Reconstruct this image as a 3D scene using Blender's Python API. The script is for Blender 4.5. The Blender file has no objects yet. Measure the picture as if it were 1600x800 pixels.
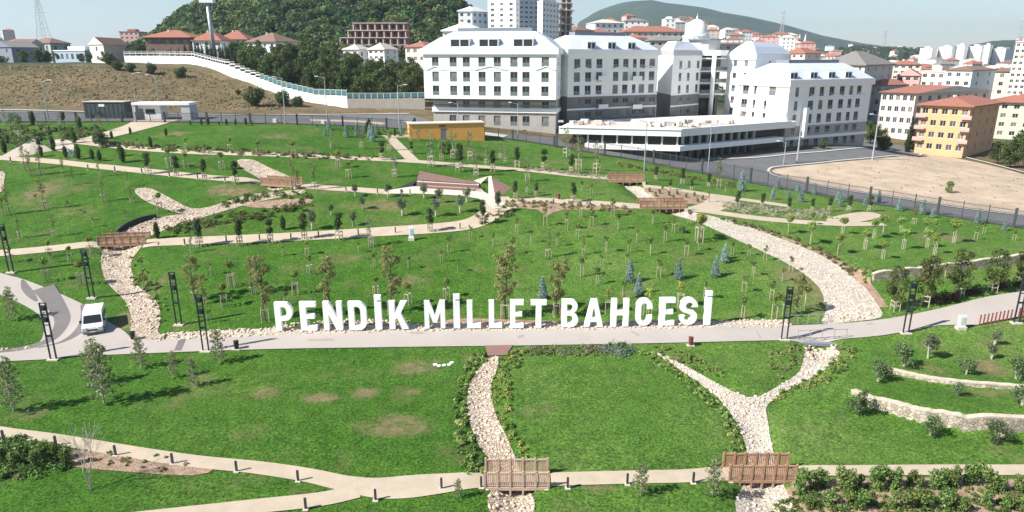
import bpy, math, random
import numpy as np
from mathutils import Vector, noise
from mathutils.geometry import delaunay_2d_cdt
random.seed(7); rng = np.random.default_rng(7)
S = bpy.context.scene
COL = S.collection
PI = math.pi; rad = math.radians
# ------------------------------------------------------------------ camera, sky, sun, exposure
PITCH = rad(16.3); F = 1065.0; H = 27.0
SP, CP = math.sin(PITCH), math.cos(PITCH)
cam = bpy.data.cameras.new('camera'); cam.sensor_width = 36; cam.lens = F / 1600 * 36
cam.clip_start = 0.5; cam.clip_end = 20000
camo = bpy.data.objects.new('camera', cam); COL.objects.link(camo)
camo.location = (0, 0, H); camo.rotation_euler = (PI / 2 - PITCH, 0, 0); S.camera = camo
S.render.resolution_x = 1024; S.render.resolution_y = 512
SUN_EL = rad(41); SHX, SHY = 0.93, 0.37            # shadows run this way
w = bpy.data.worlds.new('World'); S.world = w; w.use_nodes = True
nt = w.node_tree; nt.nodes.clear()
sky = nt.nodes.new('ShaderNodeTexSky'); sky.sky_type = 'NISHITA'; sky.sun_disc = False
sky.sun_elevation = SUN_EL; sky.sun_rotation = math.atan2(-SHX, -SHY); sky.altitude = 100
sky.air_density = 1.0; sky.dust_density = 0.3; sky.ozone_density = 2.0
bg = nt.nodes.new('ShaderNodeBackground'); bg.inputs['Strength'].default_value = 0.072
wo = nt.nodes.new('ShaderNodeOutputWorld')
nt.links.new(sky.outputs[0], bg.inputs[0]); nt.links.new(bg.outputs[0], wo.inputs[0])
sl = bpy.data.lights.new('sun', 'SUN'); sl.energy = 5.0; sl.angle = rad(0.5); sl.color = (1, 0.95, 0.87)
so = bpy.data.objects.new('sun', sl); COL.objects.link(so)
ld = Vector((SHX * math.cos(SUN_EL), SHY * math.cos(SUN_EL), -math.sin(SUN_EL)))
so.rotation_euler = ld.to_track_quat('-Z', 'Y').to_euler(); so.location = (-60, -20, 90)
S.view_settings.view_transform = 'Standard'; S.view_settings.look = 'None'
S.view_settings.gamma = 1; S.view_settings.use_curve_mapping = False
S.view_settings.exposure = 0.9
S.render.engine = 'CYCLES'
S.cycles.max_bounces = 6; S.cycles.diffuse_bounces = 3; S.cycles.glossy_bounces = 2
S.cycles.volume_bounces = 0; S.cycles.transparent_max_bounces = 6
try: S.cycles.use_denoising = True
except Exception: pass

# ------------------------------------------------------------------ authoring maths: survey of the place
def W(px, py, d):
    a = (px - 800) / F; b = (py - 400) / F
    return Vector((d * a, d * (CP - b * SP), H + d * (-SP - b * CP)))
def ray(px, py):
    a = (px - 800) / F; b = (py - 400) / F
    return (a, CP - b * SP, -SP - b * CP)
def zat(py, Y):
    r = ray(800, py); return H + Y / r[1] * r[2]
def xat(px, py, Y):
    r = ray(px, py); return Y / r[1] * r[0]

ctrl = []
for X in (-260, -180, -120, -80, -40, 0, 40, 80, 120, 180, 260):
    for Y in (-20, 10, 30, 45, 56):
        ctrl.append((X, Y, 0.0 if X < 30 else 0.004 * (X - 30)))
for X, z in ((-120, 1.5), (-80, 1.0), (-40, .8), (0, .5), (30, .3), (60, 1.6), (90, 2)): ctrl.append((X, 66, z))
for X, z in ((-120, 4.8), (-80, 4), (-50, 2.2), (-30, 2.2), (0, 2.0), (25, 1.7), (50, 2.2), (90, 2.6)): ctrl.append((X, 73, z))
ctrl += [(-49, 83, 4.6), (-80, 84, 5.4), (-13, 86, 4.6), (10, 86, 4.0), (30, 86, 3.3), (64, 82, 3.1), (-36, 104, 8.2), (-80, 104, 9.4),
    (-7, 98, 6.7), (19, 98, 5.8), (40, 100, 4.8), (58, 104, 3.6), (75, 97, 3.0), (110, 100, 2.6), (-120, 104, 10), (-180, 104, 10), (-260, 104, 10),
    (-73, 144, 14.4), (-49, 132, 13.8), (-110, 132, 13.8), (-180, 140, 15), (-260, 140, 15), (-25, 148, 12.4), (-5, 142, 10.6), (-20, 120, 10.0), (10, 120, 8.2),
    (33, 128, 5.8), (33, 140, 6.0), (48, 134, 5.2), (59, 139, 4.9), (80, 130, 3.4), (66, 160, 6.6), (84, 166, 6.0), (112, 149, 1.9), (106, 185, 1.2), (122, 187, 1.2), (100, 120, 2.6), (180, 150, 1.2), (260, 150, 1.2),
    (180, 100, 2.2), (260, 100, 2), (12, 155, 10.5), (40, 160, 9), (-20, 170, 13.5), (40, 200, 9), (80, 210, 6), (150, 220, 2), (260, 240, 2),
    (-77, 166, 15.0), (-49, 174, 14.3), (-120, 160, 16.0), (-180, 165, 16.5), (-260, 165, 17),
    (-150, 200, 22.0), (-110, 200, 20.4), (-106, 235, 24.5), (-76, 209, 19.0), (-53, 188, 15.0), (-42, 181, 14.4), (-65, 199, 16.8), (-132, 241, 25.0), (-96, 226, 23.2), (-80, 190, 16.8), (-200, 200, 22.2), (-260, 200, 22),
    (-175, 232, 25.0), (-150, 232, 25.2), (-55, 225, 20), (-20, 225, 16), (-260, 235, 24.6),
    (-175, 262, 24.0), (-130, 262, 24.2), (-90, 262, 24.2), (-50, 262, 22), (0, 262, 16), (60, 262, 11), (120, 262, 5), (200, 262, 3), (-260, 262, 24)]
ctrl = np.array(ctrl, float)
def tps(r2): return np.where(r2 > 1e-9, r2 * np.log(np.maximum(r2, 1e-9)), 0.0)
n = len(ctrl); P = ctrl[:, :2] / 100
K = tps(((P[:, None] - P[None]) ** 2).sum(-1)) + np.eye(n) * 0.02
Q = np.hstack([np.ones((n, 1)), P])
sol = np.linalg.solve(np.block([[K, Q], [Q.T, np.zeros((3, 3))]]), np.concatenate([ctrl[:, 2], np.zeros(3)]))
def tps_eval(X, Y):
    p = np.stack([X.ravel(), Y.ravel()], 1) / 100; out = np.zeros(len(p))
    for i in range(0, len(p), 20000):
        q = p[i:i + 20000]
        out[i:i + 20000] = tps(((q[:, None] - P[None]) ** 2).sum(-1)) @ sol[:n] + sol[n] + q @ sol[n + 1:]
    return out.reshape(X.shape)

def grow(a, step, end, f=1.14):
    o = [a]; s = step
    while o[-1] < end: o.append(o[-1] + s); s *= f
    return o[1:]
gx = list(np.arange(-66, 66.01, 0.5)); gx = sorted([-v for v in grow(66, 1.0, 215, 1.0)] + [-v for v in grow(215, 2, 6200, 1.15)] + gx + grow(66, 1, 215, 1.0) + grow(215, 2, 6200, 1.15))
gy = list(np.arange(28, 92.01, 0.5)); gy = sorted([28 - v for v in grow(0, 2, 130, 1.3)] + gy + grow(92, 1, 262, 1.0) + grow(262, 2, 6600, 1.055))
gx = np.array(gx); gy = np.array(gy)
GX, GY = np.meshgrid(gx, gy)
Z = np.zeros_like(GX)
core = (np.abs(GX) < 260) & (GY > -20) & (GY < 262)
cx = np.clip(GX, -255, 255); cy = np.clip(GY, -18, 260)
Z = tps_eval(cx, cy)
# front stays flat
Z = np.where(GY < 50, np.minimum(Z, 0.004 * np.clip(GX - 30, 0, 400)) * np.clip((GY - 20) / 30, 0, 1), Z)
# far country: silhouettes seen from the park, as (px, py) at a distance
def sstep(t): t = np.clip(t, 0, 1); return t * t * (3 - 2 * t)
AZ = np.arctan2(GX, GY); R = np.hypot(GX, GY)
def ridge(pts, D, r0, wob=0, back=0.35):
    az = [math.atan2(ray(p, q)[0], ray(p, q)[1]) for p, q in pts]
    el = [ray(p, q)[2] / math.hypot(ray(p, q)[0], ray(p, q)[1]) for p, q in pts]
    hh = H + D * np.interp(AZ, az, el)
    m = np.interp(AZ, [az[0] - .04, az[0], az[-1], az[-1] + .04], [0, 1, 1, 0])
    t = sstep((R - r0) / (D - r0)); t = np.where(R > D, 1 - back * sstep((R - D) / D), t)
    return hh, m * t
base_far = Z.copy()
far_t = sstep((R - 270) / 500)
Zf = Z * (1 - far_t) + 9.0 * far_t
for pts, D, r0 in (
    ([(860, 86), (890, 60), (905, 35), (930, 20), (960, 10), (990, 4), (1020, 1), (1050, 7), (1100, 12), (1150, 22), (1200, 33), (1260, 50), (1320, 65), (1380, 74), (1450, 80)], 3600, 1900),
    ([(1430, 80), (1500, 74), (1540, 66), (1570, 62), (1640, 62), (1750, 72)], 2600, 1500),
    ([(1270, 80), (1350, 78), (1440, 84)], 1500, 1100),
    ([(-150, 66), (0, 62), (30, 60), (70, 68), (120, 80), (200, 86)], 1500, 800),
    ([(238, 80), (262, 62), (280, 44), (320, 22), (350, 12), (400, -8), (500, -30), (600, -25), (680, 0), (720, 22), (770, 60), (820, 84)], 440, 312),
    ([(840, 86), (880, 68), (900, 60), (980, 48), (1060, 50), (1110, 62), (1180, 70), (1260, 84)], 800, 420)):
    hh, m = ridge(pts, D, r0); m = np.where(hh > Zf, m, 0); Zf = Zf * (1 - m) + hh * m
Z = Zf
# roughness of the far hills
def vnoise(x, y): return np.sin(x * 1.3 + 2 * np.sin(y * .7)) * np.cos(y * 1.1 + 1.7 * np.sin(x * .9))
Z = Z + np.where(R > 900, vnoise(GX / 130, GY / 130) * 6 + vnoise(GX / 50, GY / 60) * 3, 0) * sstep((R - 900) / 900)
Z = Z + np.where(GY > 165, (vnoise(GX / 7, GY / 9) * .22 + vnoise(GX / 2.7, GY / 3.1) * .10), 0) * sstep((GY - 165) / 15) * (GX < -30)

def zb(x, y):
    i = min(max(int(np.searchsorted(gx, x)) - 1, 0), len(gx) - 2); j = min(max(int(np.searchsorted(gy, y)) - 1, 0), len(gy) - 2)
    u = (x - gx[i]) / (gx[i + 1] - gx[i]); v = (y - gy[j]) / (gy[j + 1] - gy[j])
    return float((Z[j, i] * (1 - u) + Z[j, i + 1] * u) * (1 - v) + (Z[j + 1, i] * (1 - u) + Z[j + 1, i + 1] * u) * v)
def G(px, py, up=0.0, dmax=700):
    """ground point seen at a pixel (up = metres above the ground)"""
    r = ray(px, py); d = 20.0; prev = d
    while d < dmax:
        if H + d * r[2] < zb(d * r[0], d * r[1]) + up: break
        prev = d; d *= 1.012
    lo, hi = prev, d
    for _ in range(18):
        m = (lo + hi) / 2
        if H + m * r[2] < zb(m * r[0], m * r[1]) + up: hi = m
        else: lo = m
    return Vector((hi * r[0], hi * r[1], H + hi * r[2]))
def catmull(pts, k=6, closed=False):
    pts = [Vector(p) for p in pts]; n = len(pts); out = []
    rg = range(n if closed else n - 1)
    for i in rg:
        if closed: p0, p1, p2, p3 = pts[(i - 1) % n], pts[i], pts[(i + 1) % n], pts[(i + 2) % n]
        else: p0, p1, p2, p3 = pts[max(i - 1, 0)], pts[i], pts[i + 1], pts[min(i + 2, n - 1)]
        for j in range(k):
            t = j / k
            out.append(0.5 * ((2 * p1) + (p2 - p0) * t + (2 * p0 - 5 * p1 + 4 * p2 - p3) * t * t + (3 * p1 - p0 - 3 * p2 + p3) * t ** 3))
    if not closed: out.append(pts[-1])
    return out
def gline(pts, k=5): return catmull([G(*p).xy for p in pts], k)

# terraces held by the stone walls, and the sunken stream beds (built into the ground after the survey)
wall_front = gline([(1333, 615), (1366, 637), (1407, 650), (1440, 660), (1476, 667), (1516, 674), (1600, 676), (1700, 672)])
wall_upper = gline([(1387, 581), (1420, 589), (1460, 598), (1510, 606), (1560, 612), (1604, 618), (1700, 628)])
wall_mid = gline([(1362, 441), (1420, 434), (1480, 427), (1542, 419), (1600, 411), (1700, 400)])
def terrace(line, h, back, ramp=6):
    global Z
    for j in range(len(gy)):
        if gy[j] < 30 or gy[j] > 110: continue
        for i in range(len(gx)):
            x, y = gx[i], gy[j]
            if x < line[0].x - 1 or x > 150: continue
            if x > line[-1].x: yl = line[-1].y
            else:
                yl = line[0].y
                for a, b in zip(line, line[1:]):
                    if a.x <= x <= b.x: yl = a.y + (b.y - a.y) * (x - a.x) / max(b.x - a.x, 1e-6); break
            dd = y - yl
            if -0.3 < dd < back: Z[j, i] += h * min(1, max(0, (x - line[0].x + 1) / ramp)) * sstep((dd + .3) / .6) * (1 - sstep(dd / back))
wall_h = []
terrace(wall_front, 1.15, 9, 7); terrace(wall_upper, 0.35, 7, 5); terrace(wall_mid, 1.0, 9, 1)
def dig(line, wid, dep):
    global Z
    pts = np.array([[p.x, p.y] for p in line]); dp = np.interp(np.linspace(0, 1, len(line)), np.linspace(0, 1, len(dep)), dep)
    m = (GX > pts[:, 0].min() - 8) & (GX < pts[:, 0].max() + 8) & (GY > pts[:, 1].min() - 8) & (GY < pts[:, 1].max() + 8)
    idx = np.argwhere(m); q = np.stack([GX[m], GY[m]], 1)
    d2 = ((q[:, None] - pts[None]) ** 2).sum(-1); k = d2.argmin(1)
    Z[m] -= dp[k] * np.exp(-d2[np.arange(len(k)), k] / wid ** 2)
dig(gline([(775, 566), (752, 600), (750, 640), (765, 690), (790, 722), (805, 752), (810, 790)], 8), 1.4, [0, .35, .45, .5, .8, .9, .5])
dig(gline([(1040, 562), (1100, 600), (1150, 640), (1180, 670)], 8), 1.3, [0, .4, .4, .3])
dig(gline([(1284, 541), (1282, 555), (1230, 605), (1195, 640), (1185, 680), (1188, 720), (1192, 760), (1195, 800)], 8), 1.7, [.9, .6, .45, .45, .5, .8, .9, .6])
dig(gline([(185, 375), (190, 392), (190, 420), (205, 450), (225, 480)], 8), 1.9, [.9, .7, .4, .3, 0])
dig(gline([(330, 322), (260, 345), (215, 362), (185, 375)], 8), 1.7, [.2, .4, .7, .9])
dig(gline([(395, 262), (425, 283), (425, 293)], 8), 1.6, [.2, .9, .4])
dig(gline([(990, 300), (1035, 322), (1070, 338)], 8), 1.6, [.3, .9, .3])
dig(gline([(975, 280), (985, 290), (1000, 302)], 8), 1.4, [.3, .8, .3])

# ------------------------------------------------------------------ mesh helpers
class MB:
    def __init__(s): s.v = []; s.f = []; s.m = []
    def face(s, pts, mi=0):
        k = len(s.v); s.v += [tuple(p) for p in pts]; s.f.append(tuple(range(k, k + len(pts)))); s.m.append(mi)
    def box(s, c, d, rz=0, mi=0, up=None):
        c = Vector(c); hx, hy, hz = d[0] / 2, d[1] / 2, d[2] / 2; ca, sa = math.cos(rz), math.sin(rz)
        k = len(s.v)
        for z in (-hz, hz):
            for x, y in ((-hx, -hy), (hx, -hy), (hx, hy), (-hx, hy)):
                s.v.append((c.x + x * ca - y * sa, c.y + x * sa + y * ca, c.z + z))
        for f in ((3, 2, 1, 0), (4, 5, 6, 7), (0, 1, 5, 4), (1, 2, 6, 5), (2, 3, 7, 6), (3, 0, 4, 7)):
            s.f.append(tuple(k + i for i in f)); s.m.append(mi)
    def tube(s, a, b, r0, r1=None, n=6, mi=0):
        a, b = Vector(a), Vector(b); r1 = r0 if r1 is None else r1
        d = (b - a).normalized(); u = d.orthogonal().normalized(); w_ = d.cross(u); k = len(s.v)
        for p, r in ((a, r0), (b, r1)):
            for i in range(n):
                t = 2 * PI * i / n; q = p + u * (r * math.cos(t)) + w_ * (r * math.sin(t)); s.v.append(tuple(q))
        for i in range(n):
            j = (i + 1) % n; s.f.append((k + i, k + j, k + n + j, k + n + i)); s.m.append(mi)
        s.f.append(tuple(k + i for i in reversed(range(n)))); s.m.append(mi)
        s.f.append(tuple(k + n + i for i in range(n))); s.m.append(mi)
    def bar(s, a, b, w_, h_, mi=0):
        """rectangular bar from a to b, w_ wide across, h_ high"""
        a, b = Vector(a), Vector(b); d = (b - a).normalized()
        sd = d.cross(Vector((0, 0, 1)));
        if sd.length < 1e-4: sd = Vector((1, 0, 0))
        sd.normalize(); up = sd.cross(d).normalized(); k = len(s.v)
        for p in (a, b):
            for i, j in ((-1, -1), (1, -1), (1, 1), (-1, 1)): s.v.append(tuple(p + sd * (i * w_ / 2) + up * (j * h_ / 2)))
        for f in ((3, 2, 1, 0), (4, 5, 6, 7), (0, 1, 5, 4), (1, 2, 6, 5), (2, 3, 7, 6), (3, 0, 4, 7)):
            s.f.append(tuple(k + i for i in f)); s.m.append(mi)
    def lathe(s, c, prof, n=16, mi=0):
        k = len(s.v)
        for r, z in prof:
            for i in range(n):
                t = 2 * PI * i / n; s.v.append((c[0] + r * math.cos(t), c[1] + r * math.sin(t), c[2] + z))
        for q in range(len(prof) - 1):
            for i in range(n):
                j = (i + 1) % n; s.f.append((k + q * n + i, k + q * n + j, k + (q + 1) * n + j, k + (q + 1) * n + i)); s.m.append(mi)
        s.f.append(tuple(k + i for i in reversed(range(n)))); s.m.append(mi)
        s.f.append(tuple(k + (len(prof) - 1) * n + i for i in range(n))); s.m.append(mi)
    def prism(s, pts, z0, z1, mi=0):
        n_ = len(pts); k = len(s.v)
        for z in (z0, z1): s.v += [(p[0], p[1], z) for p in pts]
        for i in range(n_):
            j = (i + 1) % n_; s.f.append((k + i, k + j, k + n_ + j, k + n_ + i)); s.m.append(mi)
        s.f.append(tuple(k + i for i in reversed(range(n_)))); s.m.append(mi); s.f.append(tuple(k + n_ + i for i in range(n_))); s.m.append(mi)
    def mesh(s, name, mats, org=(0, 0, 0), smooth=False):
        me = bpy.data.meshes.new(name); o = Vector(org)
        me.from_pydata([(x - o.x, y - o.y, z - o.z) for x, y, z in s.v], [], s.f)
        for m in (mats if isinstance(mats, (list, tuple)) else [mats]): me.materials.append(m)
        me.polygons.foreach_set('material_index', s.m)
        if smooth: me.polygons.foreach_set('use_smooth', [True] * len(s.f))
        me.update(); return me
def link(name, me, parent=None, loc=(0, 0, 0), rz=0, sc=1):
    o = bpy.data.objects.new(name, me); COL.objects.link(o); o.parent = parent
    o.location = loc; o.rotation_euler = (0, 0, rz)
    if sc != 1: o.scale = (sc, sc, sc) if not isinstance(sc, tuple) else sc
    return o
def tag(o, label=None, cat=None, group=None, kind=None):
    if label: o['label'] = label
    if cat: o['category'] = cat
    if group: o['group'] = group
    if kind: o['kind'] = kind
    return o
def thing(name, label, cat, loc=(0, 0, 0), rz=0, group=None):
    return tag(link(name, None, None, loc, rz), label, cat, group)
def part(name, mb, mats, root, smooth=False, label=None):
    """mb holds world coordinates; root is unrotated"""
    o = link(name, mb.mesh(name, mats, root.location if root else (0, 0, 0), smooth), root)
    if label: o['label'] = label
    return o
def copy_tree(o, parent=None):
    c = o.copy(); COL.objects.link(c); c.parent = parent
    for ch in [x for x in COL.objects if x.parent == o]: copy_tree(ch, c)
    return c

# ------------------------------------------------------------------ materials
def mat(name, col, rough=.8, var=.0, scale=4, bump=0, bscale=20, metal=0, col2=None, spec=None, detail=4, bdist=.05):
    m = bpy.data.materials.new(name); m.use_nodes = True; t = m.node_tree; b = t.nodes['Principled BSDF']
    b.inputs['Roughness'].default_value = rough; b.inputs['Metallic'].default_value = metal
    if spec is not None: b.inputs['Specular IOR Level'].default_value = spec
    c = (*col, 1)
    if var or col2:
        co = t.nodes.new('ShaderNodeTexCoord'); nz = t.nodes.new('ShaderNodeTexNoise'); nz.inputs['Scale'].default_value = scale; nz.inputs['Detail'].default_value = detail
        nz.inputs['Roughness'].default_value = .65; nz.inputs['Lacunarity'].default_value = 2.3
        t.links.new(co.outputs['Object'], nz.inputs['Vector'])
        r = t.nodes.new('ShaderNodeValToRGB'); r.color_ramp.elements[0].position = .32; r.color_ramp.elements[1].position = .68
        a_ = col; b_ = col2 or tuple(min(1, x * (1 + var)) for x in col)
        if not col2: a_ = tuple(x * (1 - var) for x in col)
        r.color_ramp.elements[0].color = (*a_, 1); r.color_ramp.elements[1].color = (*b_, 1)
        t.links.new(nz.outputs[0], r.inputs[0]); t.links.new(r.outputs[0], b.inputs['Base Color'])
    else: b.inputs['Base Color'].default_value = c
    if bump:
        co = t.nodes.new('ShaderNodeTexCoord'); nb = t.nodes.new('ShaderNodeTexNoise'); nb.inputs['Scale'].default_value = bscale; nb.inputs['Detail'].default_value = 3
        t.links.new(co.outputs['Object'], nb.inputs['Vector']); bp = t.nodes.new('ShaderNodeBump'); bp.inputs['Strength'].default_value = bump; bp.inputs['Distance'].default_value = bdist
        t.links.new(nb.outputs[0], bp.inputs['Height']); t.links.new(bp.outputs[0], b.inputs['Normal'])
    return m
def leafmat():
    m = bpy.data.materials.new('leaf'); m.use_nodes = True; t = m.node_tree; b = t.nodes['Principled BSDF']
    a = t.nodes.new('ShaderNodeAttribute'); a.attribute_name = 'tint'
    oi = t.nodes.new('ShaderNodeObjectInfo'); hs = t.nodes.new('ShaderNodeHueSaturation')
    mr = t.nodes.new('ShaderNodeMapRange'); mr.inputs[3].default_value = 1.15; mr.inputs[4].default_value = 1.7
    mh = t.nodes.new('ShaderNodeMapRange'); mh.inputs[3].default_value = .485; mh.inputs[4].default_value = .515
    t.links.new(oi.outputs['Random'], mr.inputs[0]); t.links.new(oi.outputs['Random'], mh.inputs[0])
    t.links.new(a.outputs['Color'], hs.inputs['Color']); t.links.new(mr.outputs[0], hs.inputs['Value']); t.links.new(mh.outputs[0], hs.inputs['Hue'])
    t.links.new(hs.outputs[0], b.inputs['Base Color']); b.inputs['Roughness'].default_value = .6; b.inputs['Specular IOR Level'].default_value = .25
    tr = t.nodes.new('ShaderNodeBsdfTranslucent'); t.links.new(hs.outputs[0], tr.inputs[0])
    mx = t.nodes.new('ShaderNodeMixShader'); mx.inputs[0].default_value = .38
    t.links.new(b.outputs[0], mx.inputs[1]); t.links.new(tr.outputs[0], mx.inputs[2]); t.links.new(mx.outputs[0], t.nodes['Material Output'].inputs[0])
    return m
LEAF = leafmat()
M = dict(
    glass_curtain=mat('curtained_glass', (.20, .18, .155), .35, spec=.4), glass_blue=mat('bluish_glass', (.07, .085, .10), .12, spec=.6), roadpatch=mat('road_patch', (.30, .265, .24), .9, .15, 1.5),
    white=mat('white_render', (.80, .80, .79), .7, .03, 1.5), letter=mat('letter_white', (.90, .90, .89), .4, .02, 2),
    roofwhite=mat('white_roof_metal', (.60, .64, .70), .45, .05, .6),
    stone=mat('stone_cladding', (.36, .34, .31), .8, .08, .8), stonedark=mat('dark_and_shaded_cladding', (.17, .165, .165), .8, .1, .8),
    glass=mat('window_glass', (.030, .032, .036), .2, spec=.4), rail=mat('rail_glass', (.14, .17, .18), .25, spec=.4),
    wframe=mat('grey_window_frame', (.30, .30, .31), .5), wframewhite=mat('white_window_frame', (.75, .75, .75), .5),
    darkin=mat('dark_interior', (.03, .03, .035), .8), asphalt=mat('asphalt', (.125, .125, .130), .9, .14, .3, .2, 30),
    road=mat('pale_road', (.375, .335, .305), .9, .06, .25, .15, 30, detail=8), path=mat('gravel_path', (.44, .365, .275), .95, .10, .6, .3, 30, detail=8),
    stripe=mat('brown_stripe', (.15, .135, .135), .9, .08, .5), kerb=mat('kerb_concrete', (.50, .48, .45), .9, .08, 1),
    soil=mat('red_soil', (.19, .115, .075), .95, 0, 1.9, .9, 6, col2=(.40, .29, .205), detail=10, bdist=.12), lot=mat('dry_lot', (.33, .25, .175), .95, 0, .22, .6, 4, col2=(.52, .41, .305), detail=12),
    wood=mat('timber', (.35, .21, .13), .8, .18, 3), woodpale=mat('weathered_timber', (.45, .33, .25), .8, .15, 4), stake=mat('stake_timber', (.44, .37, .28), .8, .1, 4),
    bark=mat('bark', (.12, .085, .06), .9, .2, 6), barkpale=mat('pale_bark', (.40, .36, .30), .9, .15, 6),
    steel=mat('lamp_steel', (.028, .035, .042), .45, metal=.3), galv=mat('galvanised_steel', (.42, .44, .46), .5, metal=.4), fence=mat('fence_paint', (.045, .05, .055), .5),
    teal=mat('teal_glass', (.07, .17, .18), .2), redroof=mat('red_tile', (.31, .125, .085), .85, .15, 1.5), brownroof=mat('brown_tile', (.20, .12, .09), .85, .15, 1.5),
    greyroof=mat('grey_tile', (.20, .185, .175), .85, .12, 1.5), cream=mat('cream_wall', (.66, .60, .52), .8, .05, .5), greyw=mat('grey_wall', (.45, .45, .45), .8, .05, .5),
    pink=mat('pink_wall', (.62, .36, .33), .8, .05, .5), orange=mat('orange_wall', (.62, .375, .195), .8, .05, .5), green=mat('pale_green_wall', (.55, .60, .45), .8, .05, .5),
    shedorange=mat('shed_orange', (.80, .37, .09), .6), blue=mat('blue_wall', (.36, .46, .55), .8), brick=mat('brick_infill', (.36, .135, .105), .9, .15, 2), conc=mat('bare_concrete', (.55, .49, .44), .9, .08, 1),
    red=mat('red_paint', (.28, .05, .04), .6), bin=mat('bin_brown', (.14, .04, .03), .6), black=mat('black_rubber', (.02, .02, .022), .7),
    vanwhite=mat('van_paint', (.78, .79, .80), .25, spec=.6), darkgreen=mat('dark_green_paint', (.035, .06, .055), .7), blanc=mat('sign_white', (.78, .80, .82), .5), bluesign=mat('sign_blue', (.20, .36, .50), .5),
    brownpave=mat('brown_paving', (.22, .125, .105), .9, .12, 3), beigepave=mat('beige_paving', (.46, .39, .33), .9, .1, 2), coping=mat('coping_stone', (.50, .43, .35), .9, .12, 2), quartz=mat('pale_concrete', (.56, .49, .42), .9, .06, 1),
    slate=mat('slate_blue_wall', (.19, .21, .25), .8), lampglass=mat('lamp_panel', (.12, .14, .16), .3))
def stonemat(name, c1, c2, sc, bump=1.0, joint=.35, dist=.15):
    m = bpy.data.materials.new(name); m.use_nodes = True; t = m.node_tree; b = t.nodes['Principled BSDF']; b.inputs['Roughness'].default_value = .9
    co = t.nodes.new('ShaderNodeTexCoord'); v = t.nodes.new('ShaderNodeTexVoronoi'); v.inputs['Scale'].default_value = sc
    v2 = t.nodes.new('ShaderNodeTexVoronoi'); v2.inputs['Scale'].default_value = sc; v2.feature = 'DISTANCE_TO_EDGE'
    nz = t.nodes.new('ShaderNodeTexNoise'); nz.inputs['Scale'].default_value = sc * .15; nz.inputs['Detail'].default_value = 6
    t.links.new(co.outputs['Object'], nz.inputs['Vector'])
    for q in (v, v2): t.links.new(co.outputs['Object'], q.inputs['Vector'])
    sx = t.nodes.new('ShaderNodeSeparateColor'); t.links.new(v.outputs['Color'], sx.inputs[0])
    ad = t.nodes.new('ShaderNodeMath'); ad.operation = 'ADD'; t.links.new(sx.outputs[0], ad.inputs[0]); t.links.new(nz.outputs[0], ad.inputs[1])
    r = t.nodes.new('ShaderNodeValToRGB'); r.color_ramp.elements[0].color = (*c1, 1); r.color_ramp.elements[1].color = (*c2, 1); r.color_ramp.elements[0].position = .35; r.color_ramp.elements[1].position = 1
    hf = t.nodes.new('ShaderNodeMath'); hf.operation = 'MULTIPLY'; hf.inputs[1].default_value = .7; t.links.new(ad.outputs[0], hf.inputs[0]); t.links.new(hf.outputs[0], r.inputs[0])
    e = t.nodes.new('ShaderNodeMapRange'); e.inputs[2].default_value = .12; e.inputs[3].default_value = joint; t.links.new(v2.outputs['Distance'], e.inputs[0])
    mx = t.nodes.new('ShaderNodeMix'); mx.data_type = 'RGBA'; mx.blend_type = 'MULTIPLY'; mx.inputs[0].default_value = 1
    t.links.new(r.outputs[0], mx.inputs[6]); t.links.new(e.outputs[0], mx.inputs[7]); t.links.new(mx.outputs[2], b.inputs['Base Color'])
    bp = t.nodes.new('ShaderNodeBump'); bp.inputs['Strength'].default_value = bump; bp.inputs['Distance'].default_value = dist; t.links.new(e.outputs[0], bp.inputs['Height']); t.links.new(bp.outputs[0], b.inputs['Normal'])
    return m
M['bed'] = stonemat('stream_stones', (.42, .32, .235), (.64, .54, .43), 3.6, 1.0, .55)
M['bedpale'] = stonemat('pale_stream_stones', (.44, .38, .31), (.64, .57, .48), 4.0, .8, .65)
M['masonry'] = stonemat('wall_masonry', (.27, .225, .175), (.52, .45, .365), 3.3, .8, .55, .05)
M['rock'] = mat('rock', (.38, .29, .21), .9, 0, 2, .3, 8, col2=(.64, .54, .43))
M['rockpale'] = mat('pale_rock', (.50, .41, .32), .9, 0, 2, .3, 8, col2=(.64, .57, .48))

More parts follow.
